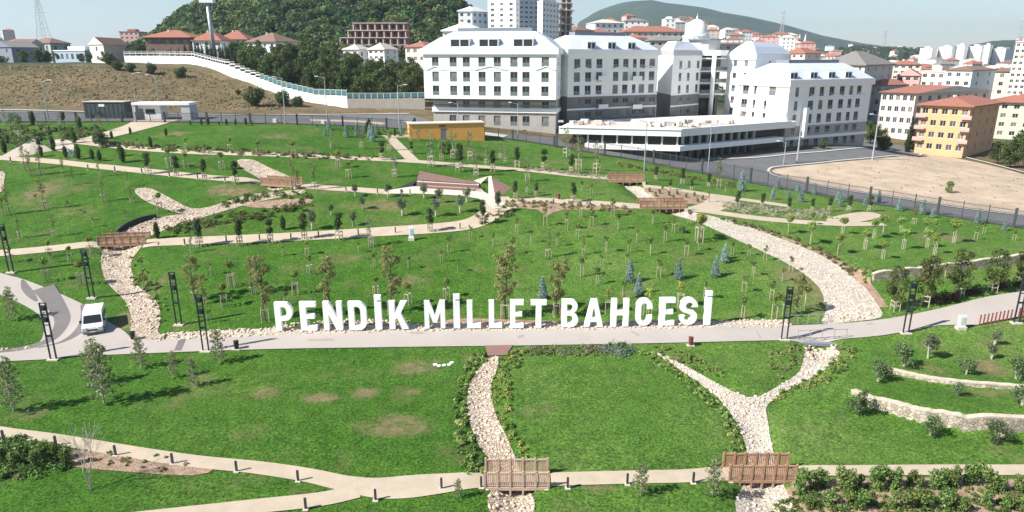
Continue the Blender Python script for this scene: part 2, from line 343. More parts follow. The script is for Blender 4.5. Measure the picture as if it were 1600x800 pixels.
# ground: one sheet; 'cover' attribute = (dry patch, wild land, town)
def groundmat():
    m = bpy.data.materials.new('ground'); m.use_nodes = True; t = m.node_tree; b = t.nodes['Principled BSDF']; b.inputs['Roughness'].default_value = .95; b.inputs['Specular IOR Level'].default_value = .15
    co = t.nodes.new('ShaderNodeTexCoord'); at = t.nodes.new('ShaderNodeAttribute'); at.attribute_name = 'cover'
    sp = t.nodes.new('ShaderNodeSeparateColor'); t.links.new(at.outputs['Color'], sp.inputs[0])
    def nz(s, d=5, r=.6):
        q = t.nodes.new('ShaderNodeTexNoise'); q.inputs['Scale'].default_value = s; q.inputs['Detail'].default_value = d; q.inputs['Roughness'].default_value = r
        t.links.new(co.outputs['Object'], q.inputs['Vector']); return q.outputs[0]
    def ramp(i, cols):
        r = t.nodes.new('ShaderNodeValToRGB'); e = r.color_ramp.elements
        while len(e) < len(cols): e.new(.5)
        for k, (p, c) in enumerate(cols): e[k].position = p; e[k].color = (*c, 1)
        t.links.new(i, r.inputs[0]); return r.outputs[0]
    def mix(f, a, c, bt='MIX'):
        x = t.nodes.new('ShaderNodeMix'); x.data_type = 'RGBA'; x.blend_type = bt
        if isinstance(f, float): x.inputs[0].default_value = f
        else: t.links.new(f, x.inputs[0])
        t.links.new(a, x.inputs[6]); t.links.new(c, x.inputs[7]); return x.outputs[2]
    def mth(op, a, c):
        x = t.nodes.new('ShaderNodeMath'); x.operation = op; x.use_clamp = False
        for k, v in enumerate((a, c)):
            if isinstance(v, (int, float)): x.inputs[k].default_value = v
            else: t.links.new(v, x.inputs[k])
        return x.outputs[0]
    big = nz(.07, 4); mid = nz(.6, 6, .7); fine = nz(5.5, 5, .8)
    g = ramp(big, [(.30, (.038, .118, .010)), (.50, (.052, .142, .014)), (.70, (.078, .160, .024))]); gb_ = ramp(big, [(.30, (.070, .165, .022)), (.50, (.092, .190, .032)), (.70, (.130, .215, .052))]); g = mix(at.outputs['Alpha'], g, gb_)
    g2 = ramp(mid, [(.3, (.66, .70, .72)), (.72, (1.25, 1.2, 1.15))]); g = mix(1.0, g, g2, 'MULTIPLY')
    g3 = ramp(fine, [(.38, (.22, .34, .2)), (.64, (1.75, 1.55, 1.6))]); g4 = ramp(nz(2.6, 5, .8), [(.35, (.70, .76, .7)), (.65, (1.25, 1.2, 1.25))]); g = mix(1.0, g, g4, 'MULTIPLY'); g = mix(1.0, g, g3, 'MULTIPLY')
    dry = ramp(nz(1.3, 6, .7), [(.3, (.10, .12, .04)), (.5, (.19, .15, .08)), (.7, (.28, .21, .13))])
    wq = mth('ADD', mth('MULTIPLY', nz(.34, 8, .8), 4.2), -1.35); pf = mth('MULTIPLY', sp.outputs[0], wq); pf = ramp(pf, [(.22, (0, 0, 0)), (.75, (.85, .85, .85))])
    scat = ramp(mth('MULTIPLY', nz(.16, 5, .7), 1.0), [(.55, (0, 0, 0)), (.72, (.50, .50, .50))])
    g = mix(scat, g, dry); g = mix(pf, g, dry)
    wild = ramp(nz(.12, 9, .72), [(.30, (.065, .068, .028)), (.43, (.13, .108, .058)), (.56, (.18, .135, .078)), (.72, (.28, .17, .095))])
    wild = mix(1.0, wild, ramp(nz(.9, 8, .85), [(.35, (.45, .5, .42)), (.65, (1.35, 1.3, 1.3))]), 'MULTIPLY')
    g = mix(sp.outputs[1], g, wild)
    wd = ramp(nz(.011, 8, .7), [(.33, (.018, .036, .018)), (.52, (.032, .055, .026)), (.66, (.06, .07, .04)), (.78, (.13, .11, .08))])
    wd = mix(1.0, wd, ramp(nz(.06, 6, .8), [(.35, (.5, .55, .55)), (.65, (1.4, 1.35, 1.3))]), 'MULTIPLY')
    g = mix(sp.outputs[2], g, wd)
    t.links.new(g, b.inputs['Base Color'])
    bp = t.nodes.new('ShaderNodeBump'); bp.inputs['Strength'].default_value = .9; bp.inputs['Distance'].default_value = .09
    t.links.new(fine, bp.inputs['Height']); t.links.new(bp.outputs[0], b.inputs['Normal'])
    return m
def build_ground():
    ny, nx = Z.shape; me = bpy.data.meshes.new('ground')
    co = np.stack([GX, GY, Z], -1).reshape(-1, 3).astype(np.float32)
    me.vertices.add(nx * ny); me.vertices.foreach_set('co', co.ravel())
    i = np.arange(nx * ny).reshape(ny, nx); q = np.stack([i[:-1, :-1], i[:-1, 1:], i[1:, 1:], i[1:, :-1]], -1).reshape(-1, 4)
    nf = len(q); me.loops.add(nf * 4); me.loops.foreach_set('vertex_index', q.ravel().astype(np.int32))
    me.polygons.add(nf); me.polygons.foreach_set('loop_start', np.arange(0, nf * 4, 4, dtype=np.int32))
    me.update(calc_edges=True); me.polygons.foreach_set('use_smooth', np.ones(nf, bool))
    # cover
    cov = np.zeros((ny, nx, 4), np.float32); cov[..., 3] = sstep((GX + 12 + 4 * vnoise(GX / 9, GY / 7)) / 22) * .85 + .12
    for px, py, rx, ry, a in ((655, 575, 38, 14, 1.1), (615, 665, 60, 17, 1.25), (500, 622, 34, 10, .95), (570, 615, 26, 12, .8), (640, 612, 20, 6, .8), (410, 612, 30, 14, .7), (60, 300, 35, 22, 1.0),
        (360, 298, 50, 12, 1.1), (600, 320, 40, 12, .95), (545, 322, 20, 8, .7), (425, 213, 50, 5, .8), (700, 318, 40, 8, .5), (275, 209, 30, 4, .9), (1250, 445, 40, 45, .85), (1270, 480, 22, 30, .8), (1540, 575, 40, 14, 1.1), (1450, 580, 50, 14, .7), (1530, 615, 60, 6, .9),
        (1470, 370, 60, 9, .7), (640, 440, 40, 14, .7), (200, 500, 26, 18, 1.3), (870, 252, 30, 4, .8), (50, 645, 30, 14, .7), (250, 445, 20, 30, .6), (300, 560, 30, 10, .4), (540, 405, 60, 12, .5), (980, 458, 25, 7, .7), (1010, 440, 20, 5, .6), (120, 330, 60, 10, .5), (940, 765, 40, 6, .9)):
        c = G(px, py); dx = abs(G(px + rx, py).x - c.x); dy = abs(G(px, py - ry).y - c.y)
        cov[..., 0] = np.maximum(cov[..., 0], a * np.exp(-((GX - c.x) / dx) ** 2 - ((GY - c.y) / dy) ** 2))
    fl = [G(*p).xy for p in FENCE_IMG]; fx = [p.x for p in fl]; fy = [p.y for p in fl]
    fY = np.interp(GX, fx, fy)
    cov[..., 1] = np.clip((GY - fY - 1.0) / 1.5, 0, 1)
    cov[..., 2] = sstep((R - 235) / 60) * sstep((GY - 150) / 60)
    a = me.color_attributes.new('cover', 'FLOAT_COLOR', 'POINT'); a.data.foreach_set('color', cov.ravel())
    me.materials.append(groundmat()); o = link('ground', me); tag(o, kind='structure')
FENCE_IMG = [(-420, 192), (-100, 192), (0, 191), (200, 191), (400, 194), (600, 200), (700, 207), (800, 219), (870, 230), (940, 243), (1000, 252), (1080, 268), (1200, 292), (1400, 325), (1600, 358), (1750, 385), (1950, 425)]
build_ground()

def inpoly(x, y, poly):
    c = False; j = len(poly) - 1
    for i in range(len(poly)):
        xi, yi = poly[i]; xj, yj = poly[j]
        if (yi > y) != (yj > y) and x < (xj - xi) * (y - yi) / (yj - yi) + xi: c = not c
        j = i
    return c
def sheet(name, poly, off, m, step=1.0, kind='structure', uneven=0):
    """drape a world xy polygon on the ground"""
    pts = []
    for a, b in zip(poly, poly[1:] + poly[:1]):
        a, b = Vector(a[:2]), Vector(b[:2]); k = max(1, int((b - a).length / step + .5))
        for i in range(k): pts.append(a.lerp(b, i / k))
    nb = len(pts); edges = [(i, (i + 1) % nb) for i in range(nb)]; tp = [tuple(p) for p in pts]
    x0, x1 = min(p.x for p in pts), max(p.x for p in pts); y0, y1 = min(p.y for p in pts), max(p.y for p in pts)
    y = y0 + step * .5
    while y < y1:
        x = x0 + step * .5
        while x < x1:
            if inpoly(x, y, tp): pts.append(Vector((x + random.uniform(-.1, .1) * step, y + random.uniform(-.1, .1) * step)))
            x += step
        y += step
    r = delaunay_2d_cdt(pts, edges, [], 1, 1e-4)
    mb = MB(); mb.v = [(p.x, p.y, zb(p.x, p.y) + off + (random.uniform(0, uneven) if uneven else 0)) for p in r[0]]
    fs = []
    for f in r[2]:
        a, b, c = (r[0][k] for k in f[:3])
        if (b - a).cross(c - a) < 0: f = list(reversed(f))
        fs.append(tuple(f))
    mb.f = fs; mb.m = [0] * len(fs)
    # skirt
    o = link(name, mb.mesh(name, m, smooth=True)); tag(o, kind=kind); return o
def ipoly(pts, k=4): return [tuple(p) for p in catmull([G(*p).xy for p in pts], k, True)] if k > 1 else [tuple(G(*p).xy) for p in pts]
def ribbon(line, wid):
    L, Rr = [], []
    for i, p in enumerate(line):
        d = (line[min(i + 1, len(line) - 1)] - line[max(i - 1, 0)]).normalized(); nn = Vector((-d.y, d.x))
        w_ = wid if not callable(wid) else wid(i / (len(line) - 1))
        L.append(tuple(p + nn * w_ / 2)); Rr.append(tuple(p - nn * w_ / 2))
    return L + Rr[::-1]
def path(name, pts, wid, off=.06, m='path', step=.8, k=5): return sheet(name, ribbon(gline(pts, k), wid), off, M[m], step)

# ------------------------------------------------------------------ streets, paths, stream beds
street = [G(*p).xy + Vector((0, .6)) for p in FENCE_IMG[1:-1]]
up = [(1750, 300), (1600, 272), (1540, 262), (1440, 240), (1400, 226), (1350, 212), (1335, 214), (1340, 230), (1240, 236), (1130, 244), (1065, 248), (980, 240), (900, 232), (870, 216), (760, 207), (700, 200), (665, 186), (640, 179), (560, 180), (400, 181), (200, 178), (0, 173), (-100, 172)]
sheet('street', [tuple(p) for p in street] + [tuple(G(*p).xy) for p in up], .05, M['asphalt'], 2.0)
path('kerb', [(-100, 172), (0, 172), (200, 177), (400, 180), (560, 179), (640, 178)], .9, .16, 'kerb', 1.5)
sheet('dirt_lot', ipoly([(1205, 268), (1240, 261), (1300, 255), (1400, 246), (1450, 243), (1490, 247), (1560, 262), (1620, 280), (1750, 318), (1750, 356), (1600, 336), (1500, 324), (1400, 308), (1300, 293), (1240, 280)], 3), .12, M['lot'], 2.0)
path('kerb', [(1750, 358), (1600, 338), (1500, 326), (1400, 310), (1300, 295), (1240, 282), (1205, 273), (1205, 263), (1240, 259), (1300, 253), (1400, 244), (1440, 241)], .5, .18, 'kerb', 1.0)
path('kerb', [(1100, 250), (1180, 247), (1240, 241), (1300, 236), (1350, 232), (1395, 234)], .6, .18, 'kerb', 1.0)
path('kerb', [(1480, 239), (1540, 254), (1600, 270), (1700, 295)], .9, .18, 'kerb', 1.0)
path('pavement', [(640, 190), (660, 195), (720, 204), (790, 214)], 3.0, .14, 'kerb', 1.5)
# main road with junction
road_top = [(-160, 578), (0, 582), (45, 574), (62, 556), (69, 540), (60, 514), (30, 482), (0, 461), (-60, 430), (-60, 398), (0, 426), (36, 437), (85, 456), (125, 474), (150, 492), (172, 505), (202, 528), (230, 531), (310, 531), (400, 527), (440, 524), (800, 517), (1000, 513), (1200, 510), (1330, 505), (1385, 499), (1440, 489), (1480, 480), (1540, 465), (1600, 455), (1700, 436)]
road_bot = [(1700, 470), (1600, 492), (1530, 508), (1470, 509), (1420, 518), (1350, 528), (1200, 533), (1078, 537), (982, 538), (800, 542), (570, 544), (400, 547), (125, 557), (80, 562), (0, 565), (-160, 572)]
# island south of the branch is grass, so the road outline is laid in two sheets
sheet('road', ipoly([(-160, 574), (0, 566), (80, 562), (125, 557), (400, 547), (570, 544), (800, 541), (982, 538), (1078, 536), (1200, 533), (1350, 528), (1420, 518), (1470, 509), (1530, 508), (1600, 494), (1720, 466), (1720, 434), (1600, 455), (1540, 465), (1480, 480), (1440, 489), (1385, 499), (1330, 505), (1200, 510), (1000, 513), (800, 517), (440, 524), (310, 530), (205, 532), (160, 536), (70, 543), (0, 548), (-160, 556)], 3), .08, M['road'], .8)
sheet('road_branch', ipoly([(60, 546), (66, 530), (69, 512), (60, 492), (30, 474), (0, 461), (-80, 428), (-80, 396), (0, 427), (36, 437), (85, 456), (125, 474), (152, 490), (172, 505), (196, 520), (206, 534), (190, 540), (120, 543)], 3), .084, M['road'], .8)
def stripe(name, pts, w0): sheet(name, ribbon(gline(pts, 6), w0), .092, M['stripe'], .6)
stripe('road_marking', [(35, 438), (40, 450), (49, 462), (58, 472)], lambda t: .2 + .65 * math.sin(PI * t))
stripe('road_marking', [(68, 450), (78, 463), (90, 482), (98, 500), (90, 520), (70, 536), (20, 548), (-60, 553)], lambda t: 1.7 * (1 - t) ** .9 + .4)
stripe('road_marking', [(132, 476), (136, 490), (134, 505), (120, 522), (95, 536), (60, 544)], lambda t: .3 + .9 * math.sin(PI * min(1, t + .15)))
sheet('road_marking', [tuple(G(*p).xy) for p in [(272, 549), (283, 549), (291, 531), (280, 531)]], .092, M['stripe'], .6)
for q in ([(985, 519), (992, 519), (1000, 525), (996, 526)], [(808, 526), (818, 524), (819, 527), (810, 530)], [(1352, 507), (1362, 505), (1366, 508), (1356, 509)], [(640, 520), (660, 520), (662, 523), (642, 523)], [(480, 531), (520, 530), (522, 533), (482, 534)], [(1180, 518), (1183, 518), (1190, 530), (1187, 530)]):
    sheet('road_patch', [tuple(G(*p).xy) for p in q], .094, M['roadpatch'], .5)
# footpaths
path('path', [(-120, 655), (0, 675), (60, 683), (130, 694), (200, 706), (300, 721), (400, 731), (480, 743), (540, 756), (600, 763), (680, 757), (757, 751)], lambda t: 1.15 + .5 * t + .9 * math.exp(-((t - .86) / .09) ** 2))
path('path', [(857, 751), (920, 748), (1000, 746), (1080, 744), (1138, 741)], 1.5)
path('path', [(1243, 738), (1320, 736), (1450, 735), (1600, 735), (1760, 735)], 1.25)
path('path', [(560, 768), (500, 781), (400, 792), (270, 806), (120, 822), (-60, 838)], 1.5, .066)
path('path', [(-120, 402), (0, 396), (80, 389), (155, 384)], 1.7)
path('path', [(226, 381), (320, 376), (400, 373), (500, 368), (600, 362), (680, 357), (735, 350), (765, 335), (782, 318)], lambda t: 2.0 + 1.6 * t)
path('path', [(782, 317), (830, 313), (900, 316), (960, 320), (1002, 323)], 2.2)
path('path', [(785, 330), (775, 316), (772, 308)], 4.5, .064)
path('path', [(-120, 240), (0, 247), (75, 252), (150, 260), (250, 270), (330, 278), (408, 286)], 2.0)
path('path', [(452, 288), (500, 293), (560, 297), (612, 301)], 2.0)
path('path', [(120, 222), (200, 231), (300, 238), (400, 241), (520, 246), (640, 252), (740, 260), (830, 267), (900, 275), (975, 285), (988, 287)], 2.0)
path('path', [(1005, 291), (1060, 297), (1110, 305), (1160, 312), (1230, 322)], 2.2)
path('path', [(1075, 326), (1130, 334), (1200, 343), (1300, 350), (1380, 350)], 2.0)
path('path', [(610, 216), (622, 228), (634, 240), (645, 251)], 2.2); path('path', [(600, 214), (640, 213), (655, 216)], 2.5, .064)
path('path', [(120, 222), (170, 211), (220, 197), (245, 188)], lambda t: 3 + 6 * t, .064); path('path', [(485, 188), (560, 190), (600, 194)], 3.0)
sheet('plaza', ipoly([(600, 302), (640, 292), (700, 293), (752, 298), (768, 309), (780, 312), (790, 322), (770, 326), (748, 311), (700, 305), (640, 303)], 2), .068, M['quartz'], 1)
sheet('plaza', ipoly([(1070, 328), (1098, 318), (1112, 307), (1135, 309), (1150, 316), (1130, 328), (1110, 334)], 2), .07, M['path'], 1)
sheet('paved_mound', ipoly([(1290, 344), (1312, 337), (1345, 332), (1370, 334), (1376, 340), (1345, 347), (1310, 350)], 3), .075, M['path'], 1)
sheet('brick_crossing', [tuple(G(*p).xy) for p in [(758, 541), (802, 540), (790, 556), (762, 557)]], .088, M['brownpave'], .6)
# stream beds
bedpolys = [
    [(762, 562), (780, 558), (776, 580), (768, 600), (772, 640), (790, 680), (808, 722), (820, 750), (835, 800), (765, 800), (770, 750), (768, 722), (750, 700), (734, 660), (730, 620), (738, 592)],
    [(1022, 553), (1042, 556), (1100, 588), (1168, 621), (1215, 604), (1250, 580), (1262, 548), (1308, 546), (1302, 570), (1240, 605), (1200, 632), (1200, 660), (1210, 715), (1225, 760), (1235, 800), (1150, 800), (1165, 750), (1168, 712), (1152, 664), (1120, 620), (1065, 580)],
    [(210, 297), (236, 295), (270, 312), (300, 326), (345, 318), (400, 303), (470, 297), (470, 303), (410, 314), (330, 336), (280, 352), (228, 372), (222, 384), (205, 410), (214, 445), (244, 470), (251, 498), (247, 520), (262, 527), (206, 530), (206, 500), (195, 470), (166, 440), (158, 410), (162, 390), (172, 378), (200, 358), (250, 340), (290, 334), (270, 331), (228, 315)],
    [(372, 250), (395, 250), (420, 262), (452, 276), (452, 284), (440, 296), (420, 297), (410, 283), (385, 268), (374, 258)],
    [(1045, 333), (1075, 331), (1140, 345), (1200, 366), (1280, 398), (1340, 438), (1372, 478), (1376, 496), (1330, 503), (1285, 506), (1290, 486), (1280, 450), (1240, 418), (1180, 388), (1110, 356)],
    [(975, 290), (1000, 292), (1020, 305), (1045, 322), (1062, 332), (1040, 333), (1010, 320), (992, 305)],
    [(-40, 270), (4, 268), (6, 285), (2, 300), (-40, 300)]]
BED = []
for i, p in enumerate(bedpolys):
    q = ipoly(p, 3); BED.append(q); sheet('stream_bed', q, .045, M['bedpale' if i in (1, 4, 5) else 'bed'], .7)
sheet('soil', ipoly([(655, 512), (690, 503), (720, 498), (800, 500), (860, 502), (905, 505), (905, 513)], 2), .05, M['soil'], .8)
cov_poly = ipoly([(60, 712), (180, 698), (320, 726), (250, 742), (120, 734)], 2)
sheet('soil', ipoly([(85, 712), (180, 700), (300, 722), (335, 733), (300, 744), (200, 738), (100, 728)], 2), .05, M['soil'], .7)
sheet('soil', ipoly([(1006, 292), (1060, 298), (1115, 306), (1105, 318), (1060, 318), (1020, 308)], 2), .05, M['soil'], .8)
sheet('soil', ribbon(gline([(1128, 346), (1200, 366), (1280, 398), (1340, 436), (1374, 480)]), 1.8), .035, M['soil'], .8)
sheet('soil', ipoly([(380, 322), (420, 314), (480, 310), (485, 318), (430, 326)], 2), .05, M['soil'], .8)
sheet('soil', ipoly([(800, 318), (880, 317), (980, 324), (980, 329), (880, 328), (855, 338), (840, 328), (800, 324)], 2), .05, M['soil'], .8)

# ------------------------------------------------------------------ leaves and plants
def leaf_mesh(name, clusters, nleaf, size, pal, flat=.0, elong=1.0):
    cl = np.array(clusters, float); wgt = cl[:, 3] ** 2.2; wgt /= wgt.sum()
    k = rng.choice(len(cl), nleaf, p=wgt); d = rng.normal(size=(nleaf, 3)); d /= np.linalg.norm(d, axis=1)[:, None]
    rr = cl[k, 3] * (.45 + .6 * rng.random(nleaf)); p = cl[k, :3] + d * rr[:, None] * np.array([1, 1, cl[0, 4] if cl.shape[1] > 4 else 1])
    nrm = d + rng.normal(size=(nleaf, 3)) * .8; nrm[:, 2] += flat; nrm /= np.linalg.norm(nrm, axis=1)[:, None]
    a = np.cross(nrm, rng.normal(size=(nleaf, 3))); a /= np.linalg.norm(a, axis=1)[:, None]; b = np.cross(nrm, a)
    s = size * (.6 + .8 * rng.random(nleaf))[:, None]; a = a * s * elong; b = b * s
    v = np.stack([p - a, p - b * .6, p + a, p + b * .6], 1).reshape(-1, 3)
    pal = np.array(pal, float); ci = pal[rng.integers(0, len(pal), nleaf)] * (.75 + .5 * rng.random(nleaf))[:, None]
    return raw_mesh(name, v, np.arange(nleaf * 4).reshape(-1, 4), np.repeat(ci, 4, 0))
def raw_mesh(name, v, q, col, m=None):
    me = bpy.data.meshes.new(name); me.vertices.add(len(v)); me.vertices.foreach_set('co', v.astype(np.float32).ravel())
    k = q.shape[1]; me.loops.add(q.size); me.loops.foreach_set('vertex_index', q.ravel().astype(np.int32))
    me.polygons.add(len(q)); me.polygons.foreach_set('loop_start', np.arange(0, q.size, k, dtype=np.int32)); me.update(calc_edges=True)
    if col is not None:
        at = me.color_attributes.new('tint', 'FLOAT_COLOR', 'POINT')
        at.data.foreach_set('color', np.hstack([col, np.ones((len(col), 1))]).astype(np.float32).ravel())
    me.materials.append(m or LEAF); return me
def blobs(c, r, h, n, spread, rb):
    """cluster centres filling an ellipsoid"""
    out = []
    for _ in range(n):
        t = random.uniform(0, 2 * PI); u = random.random() ** .5 * spread; zz = random.uniform(-1, 1)
        sc = math.sqrt(max(0, 1 - zz * zz * .8)); out.append((c[0] + r * u * sc * math.cos(t), c[1] + r * u * sc * math.sin(t), c[2] + h * zz, rb * random.uniform(.7, 1.25)))
    return out
def stake_mesh(h=1.1, w_=.55, four=True, bars=2):
    mb = MB(); c = w_ / 2; ps = [(-c, -c), (c, -c), (c, c), (-c, c)] if four else [(-c, 0), (c, 0)]
    for x, y in ps: mb.tube((x, y, -.3), (x, y, h), .035, n=5)
    if four:
        for b in range(bars):
            z = h - .08 - b * h * .42
            for i in range(4): mb.bar((*ps[i], z), (*ps[(i + 1) % 4], z), .03, .08)
    else: mb.bar((-c, 0, h - .1), (c, 0, h - .1), .03, .06)
    return mb.mesh('stake_frame', M['stake'])
def trunk_mesh(h, r, bark='bark', limbs=0, spread=.5, lh=.6, lean=0, stems=1):
    mb = MB()
    for s_ in range(stems):
        a = 2 * PI * s_ / max(1, stems) + random.random(); lx, ly = (math.cos(a) * spread * .35, math.sin(a) * spread * .35) if stems > 1 else (random.uniform(-.04, .04) * h, random.uniform(-.04, .04) * h)
        pr = Vector((0, 0, -.3)); n_ = 4
        for i in range(1, n_ + 1):
            q = Vector((lx * i / n_ + random.uniform(-1, 1) * .02 * h, ly * i / n_ + random.uniform(-1, 1) * .02 * h, h * i / n_)); mb.tube(pr, q, r * (1 - .7 * (i - 1) / n_), r * (1 - .7 * i / n_), 6); pr = q
    for _ in range(limbs):
        z = random.uniform(lh, .92) * h; t = random.uniform(0, 2 * PI); L = spread * random.uniform(.6, 1)
        f = z / h; p = Vector((lx * f, ly * f, z)); mb.tube(p, p + Vector((math.cos(t) * L, math.sin(t) * L, L * random.uniform(.4, 1.0))), r * .4, r * .12, 4)
    return mb.mesh('trunk', M[bark])
G1 = [(.075, .13, .032), (.11, .18, .045), (.05, .09, .024)]
DK = [(.045, .080, .028), (.065, .105, .034), (.075, .095, .034), (.034, .06, .024)]
YG = [(.27, .29, .07), (.19, .23, .05), (.34, .32, .09)]
OL = [(.12, .155, .095), (.09, .12, .07), (.17, .20, .13)]
SPR = [(.20, .27, .25), (.14, .20, .19), (.28, .36, .33)]
RU = [(.25, .21, .09), (.19, .22, .07), (.14, .19, .055), (.26, .19, .09)]
UM = [(.18, .26, .055), (.12, .18, .04), (.25, .32, .08)]
OK_ = [(.20, .235, .08), (.15, .19, .06), (.27, .28, .11), (.24, .21, .10)]
PN = [(.20, .23, .11), (.13, .17, .07), (.27, .29, .15), (.07, .10, .04)]
PROTO = {}
def proto(kind, variants): PROTO[kind] = variants
def mk(kind, nv, fn): PROTO[kind] = [fn() for _ in range(nv)]
def v_oval(): return 2.9, [('trunk', trunk_mesh(1.3, .05)), ('crown', leaf_mesh('crown', blobs((0, 0, 1.95), .25, .7, 14, 1, .29), 1100, .08, DK)), ('stake_frame', stake_mesh(.95, .5))]
def v_col():
    h = 2.4; cl = [(random.uniform(-.08, .08), random.uniform(-.08, .08), .25 + i * .17, .42 * math.sin(PI * min(1, (i + 2.2) / 14)) ** .7) for i in range(12)]
    return h, [('trunk', trunk_mesh(.8, .06)), ('crown', leaf_mesh('crown', cl, 1100, .085, DK))]
def v_lolly(): return 2.35, [('trunk', trunk_mesh(1.7, .035)), ('crown', leaf_mesh('crown', blobs((0, 0, 1.95), .2, .15, 8, 1, .27), 650, .07, YG + G1)), ('stake_frame', stake_mesh(1.15, .5, True, 1))]
def v_young(): return 2.7, [('trunk', trunk_mesh(2.3, .03, limbs=6, spread=.35)), ('crown', leaf_mesh('crown', blobs((0, 0, 2.2), .4, .42, 10, 1, .18), 240, .08, G1 + RU[:2])), ('stake_frame', stake_mesh(1.5, .5, False))]
def v_youngy(): return 2.5, [('trunk', trunk_mesh(2.0, .03, limbs=6, spread=.35)), ('crown', leaf_mesh('crown', blobs((0, 0, 2.1), .35, .25, 9, 1, .19), 320, .075, YG)), ('stake_frame', stake_mesh(1.35, .5, True, 1))]
def v_rust(): return 4.6, [('trunk', trunk_mesh(4.3, .04, limbs=12, spread=.3, lh=.35)), ('crown', leaf_mesh('crown', [(random.uniform(-.22, .22), random.uniform(-.22, .22), 1.5 + i * .19, .26 * math.sin(PI * (i + 1.5) / 18) + .05) for i in range(16)], 420, .07, RU + G1)), ('stake_frame', stake_mesh(1.2, .55, True, 1))]
def v_pale(): return 4.2, [('trunk', trunk_mesh(3.9, .045, 'barkpale', limbs=12, spread=.45, lh=.35)), ('crown', leaf_mesh('crown', [(random.uniform(-.4, .4), random.uniform(-.4, .4), 1.3 + i * .2, .3 * math.sin(PI * (i + 2) / 17) + .05) for i in range(14)], 420, .07, G1 + OL + PN)), ('stake_frame', stake_mesh(1.2, .6, True, 2))]
def v_olive(): return 2.5, [('trunk', trunk_mesh(1.4, .11, 'barkpale', limbs=5, spread=.6, lh=.5, stems=2)), ('crown', leaf_mesh('crown', blobs((0, 0, 1.7), .55, .5, 11, 1, .38), 1000, .08, OL + DK[:1]))]
def v_bush(): return 1.9, [('trunk', trunk_mesh(.9, .06, 'barkpale', limbs=6, spread=.6, lh=.3, stems=3)), ('crown', leaf_mesh('crown', blobs((0, 0, .95), .7, .65, 14, 1, .34), 900, .075, OL + G1 + DK[:2]))]
def v_spruce():
    cl = [(random.uniform(-.05, .05), random.uniform(-.05, .05), .25 + i * .19, .60 * (1 - i / 14.5) ** .9 + .04) for i in range(14)]
    for i in range(22): t = random.uniform(0, 2 * PI); z = random.uniform(.2, 2.2); r = .62 * (1 - z / 2.9); cl.append((r * math.cos(t), r * math.sin(t), z, .17))
    return 2.95, [('trunk', trunk_mesh(2.6, .06)), ('crown', leaf_mesh('crown', cl, 1300, .075, SPR))]
def v_umbrella():
    return 2.9, [('trunk', trunk_mesh(2.1, .055, 'barkpale', limbs=6, spread=.5, lh=.7)), ('crown', leaf_mesh('crown', blobs((0, 0, 2.35), .52, .28, 12, 1, .32), 1000, .085, UM)), ('stake_frame', stake_mesh(1.4, .4, False))]
def v_oak():
    cl = []
    for i in range(30): z = 1.7 + 4.4 * random.random(); r = 1.0 * math.sin(PI * min(1, (z - 1.0) / 5.8)) ** .8; t = random.uniform(0, 2 * PI); u = random.random() ** .5; cl.append((r * u * math.cos(t), r * u * math.sin(t), z, random.uniform(.22, .42)))
    return 6.3, [('trunk', trunk_mesh(5.7, .08, limbs=20, spread=.9, lh=.3)), ('crown', leaf_mesh('crown', cl, 2300, .085, OK_)), ('stake_frame', stake_mesh(1.3, .65, True, 1))]
def v_broad():
    cl = []
    for i in range(30): z = 1.1 + 3.2 * random.random(); r = .95 * math.sin(PI * min(1, (z - .5) / 4.3)) ** .7; t = random.uniform(0, 2 * PI); u = random.random() ** .5; cl.append((r * u * math.cos(t), r * u * math.sin(t), z, random.uniform(.28, .45)))
    return 4.5, [('trunk', trunk_mesh(3.6, .07, limbs=12, spread=.7, lh=.35)), ('crown', leaf_mesh('crown', cl, 2500, .085, [(.06, .08, .026), (.09, .105, .032), (.045, .065, .022), (.13, .14, .04)])), ('stake_frame', stake_mesh(1.05, .6, True, 2))]
def v_pine():
    cl = []; mb = MB(); mb.tube((0, 0, -.3), (.05, 0, 1.9), .05, .04, 6); mb.tube((.05, 0, 1.9), (-.05, 0, 3.7), .04, .015, 6)
    for i in range(34):
        z = .25 + 3.2 * i / 34; t = i * 2.4; L = (.25 + .62 * (1 - z / 3.9)) * random.uniform(.6, 1.25); e = Vector((math.cos(t) * L, math.sin(t) * L, z + L * .55)); mb.tube((0, 0, z), e, .02, .008, 4); cl.append((*e, .19)); cl.append((*(Vector((0, 0, z)).lerp(e, .5)), .17))
    cl.append((-.05, 0, 3.7, .15))
    return 3.8, [('trunk', mb.mesh('trunk', M['barkpale'])), ('crown', leaf_mesh('crown', cl, 1700, .055, PN, elong=1.5))]
def v_shrub(): return 1.15, [('crown', leaf_mesh('crown', blobs((0, 0, .6), .28, .48, 14, 1, .22), 650, .07, [(.09, .15, .04), (.13, .19, .05), (.06, .10, .03), (.16, .2, .06)]))]
def v_redshrub(): return 1.1, [('crown', leaf_mesh('crown', blobs((0, 0, .5), .5, .35, 12, 1, .28), 700, .06, [(.05, .03, .022), (.035, .03, .018), (.08, .045, .03)]))]
def v_dense(): return 1.4, [('trunk', trunk_mesh(.7, .06, limbs=5, spread=.5, lh=.3, stems=2)), ('crown', leaf_mesh('crown', blobs((0, 0, .62), .72, .38, 20, 1, .34), 1800, .075, DK + [(.09, .085, .035)]))]
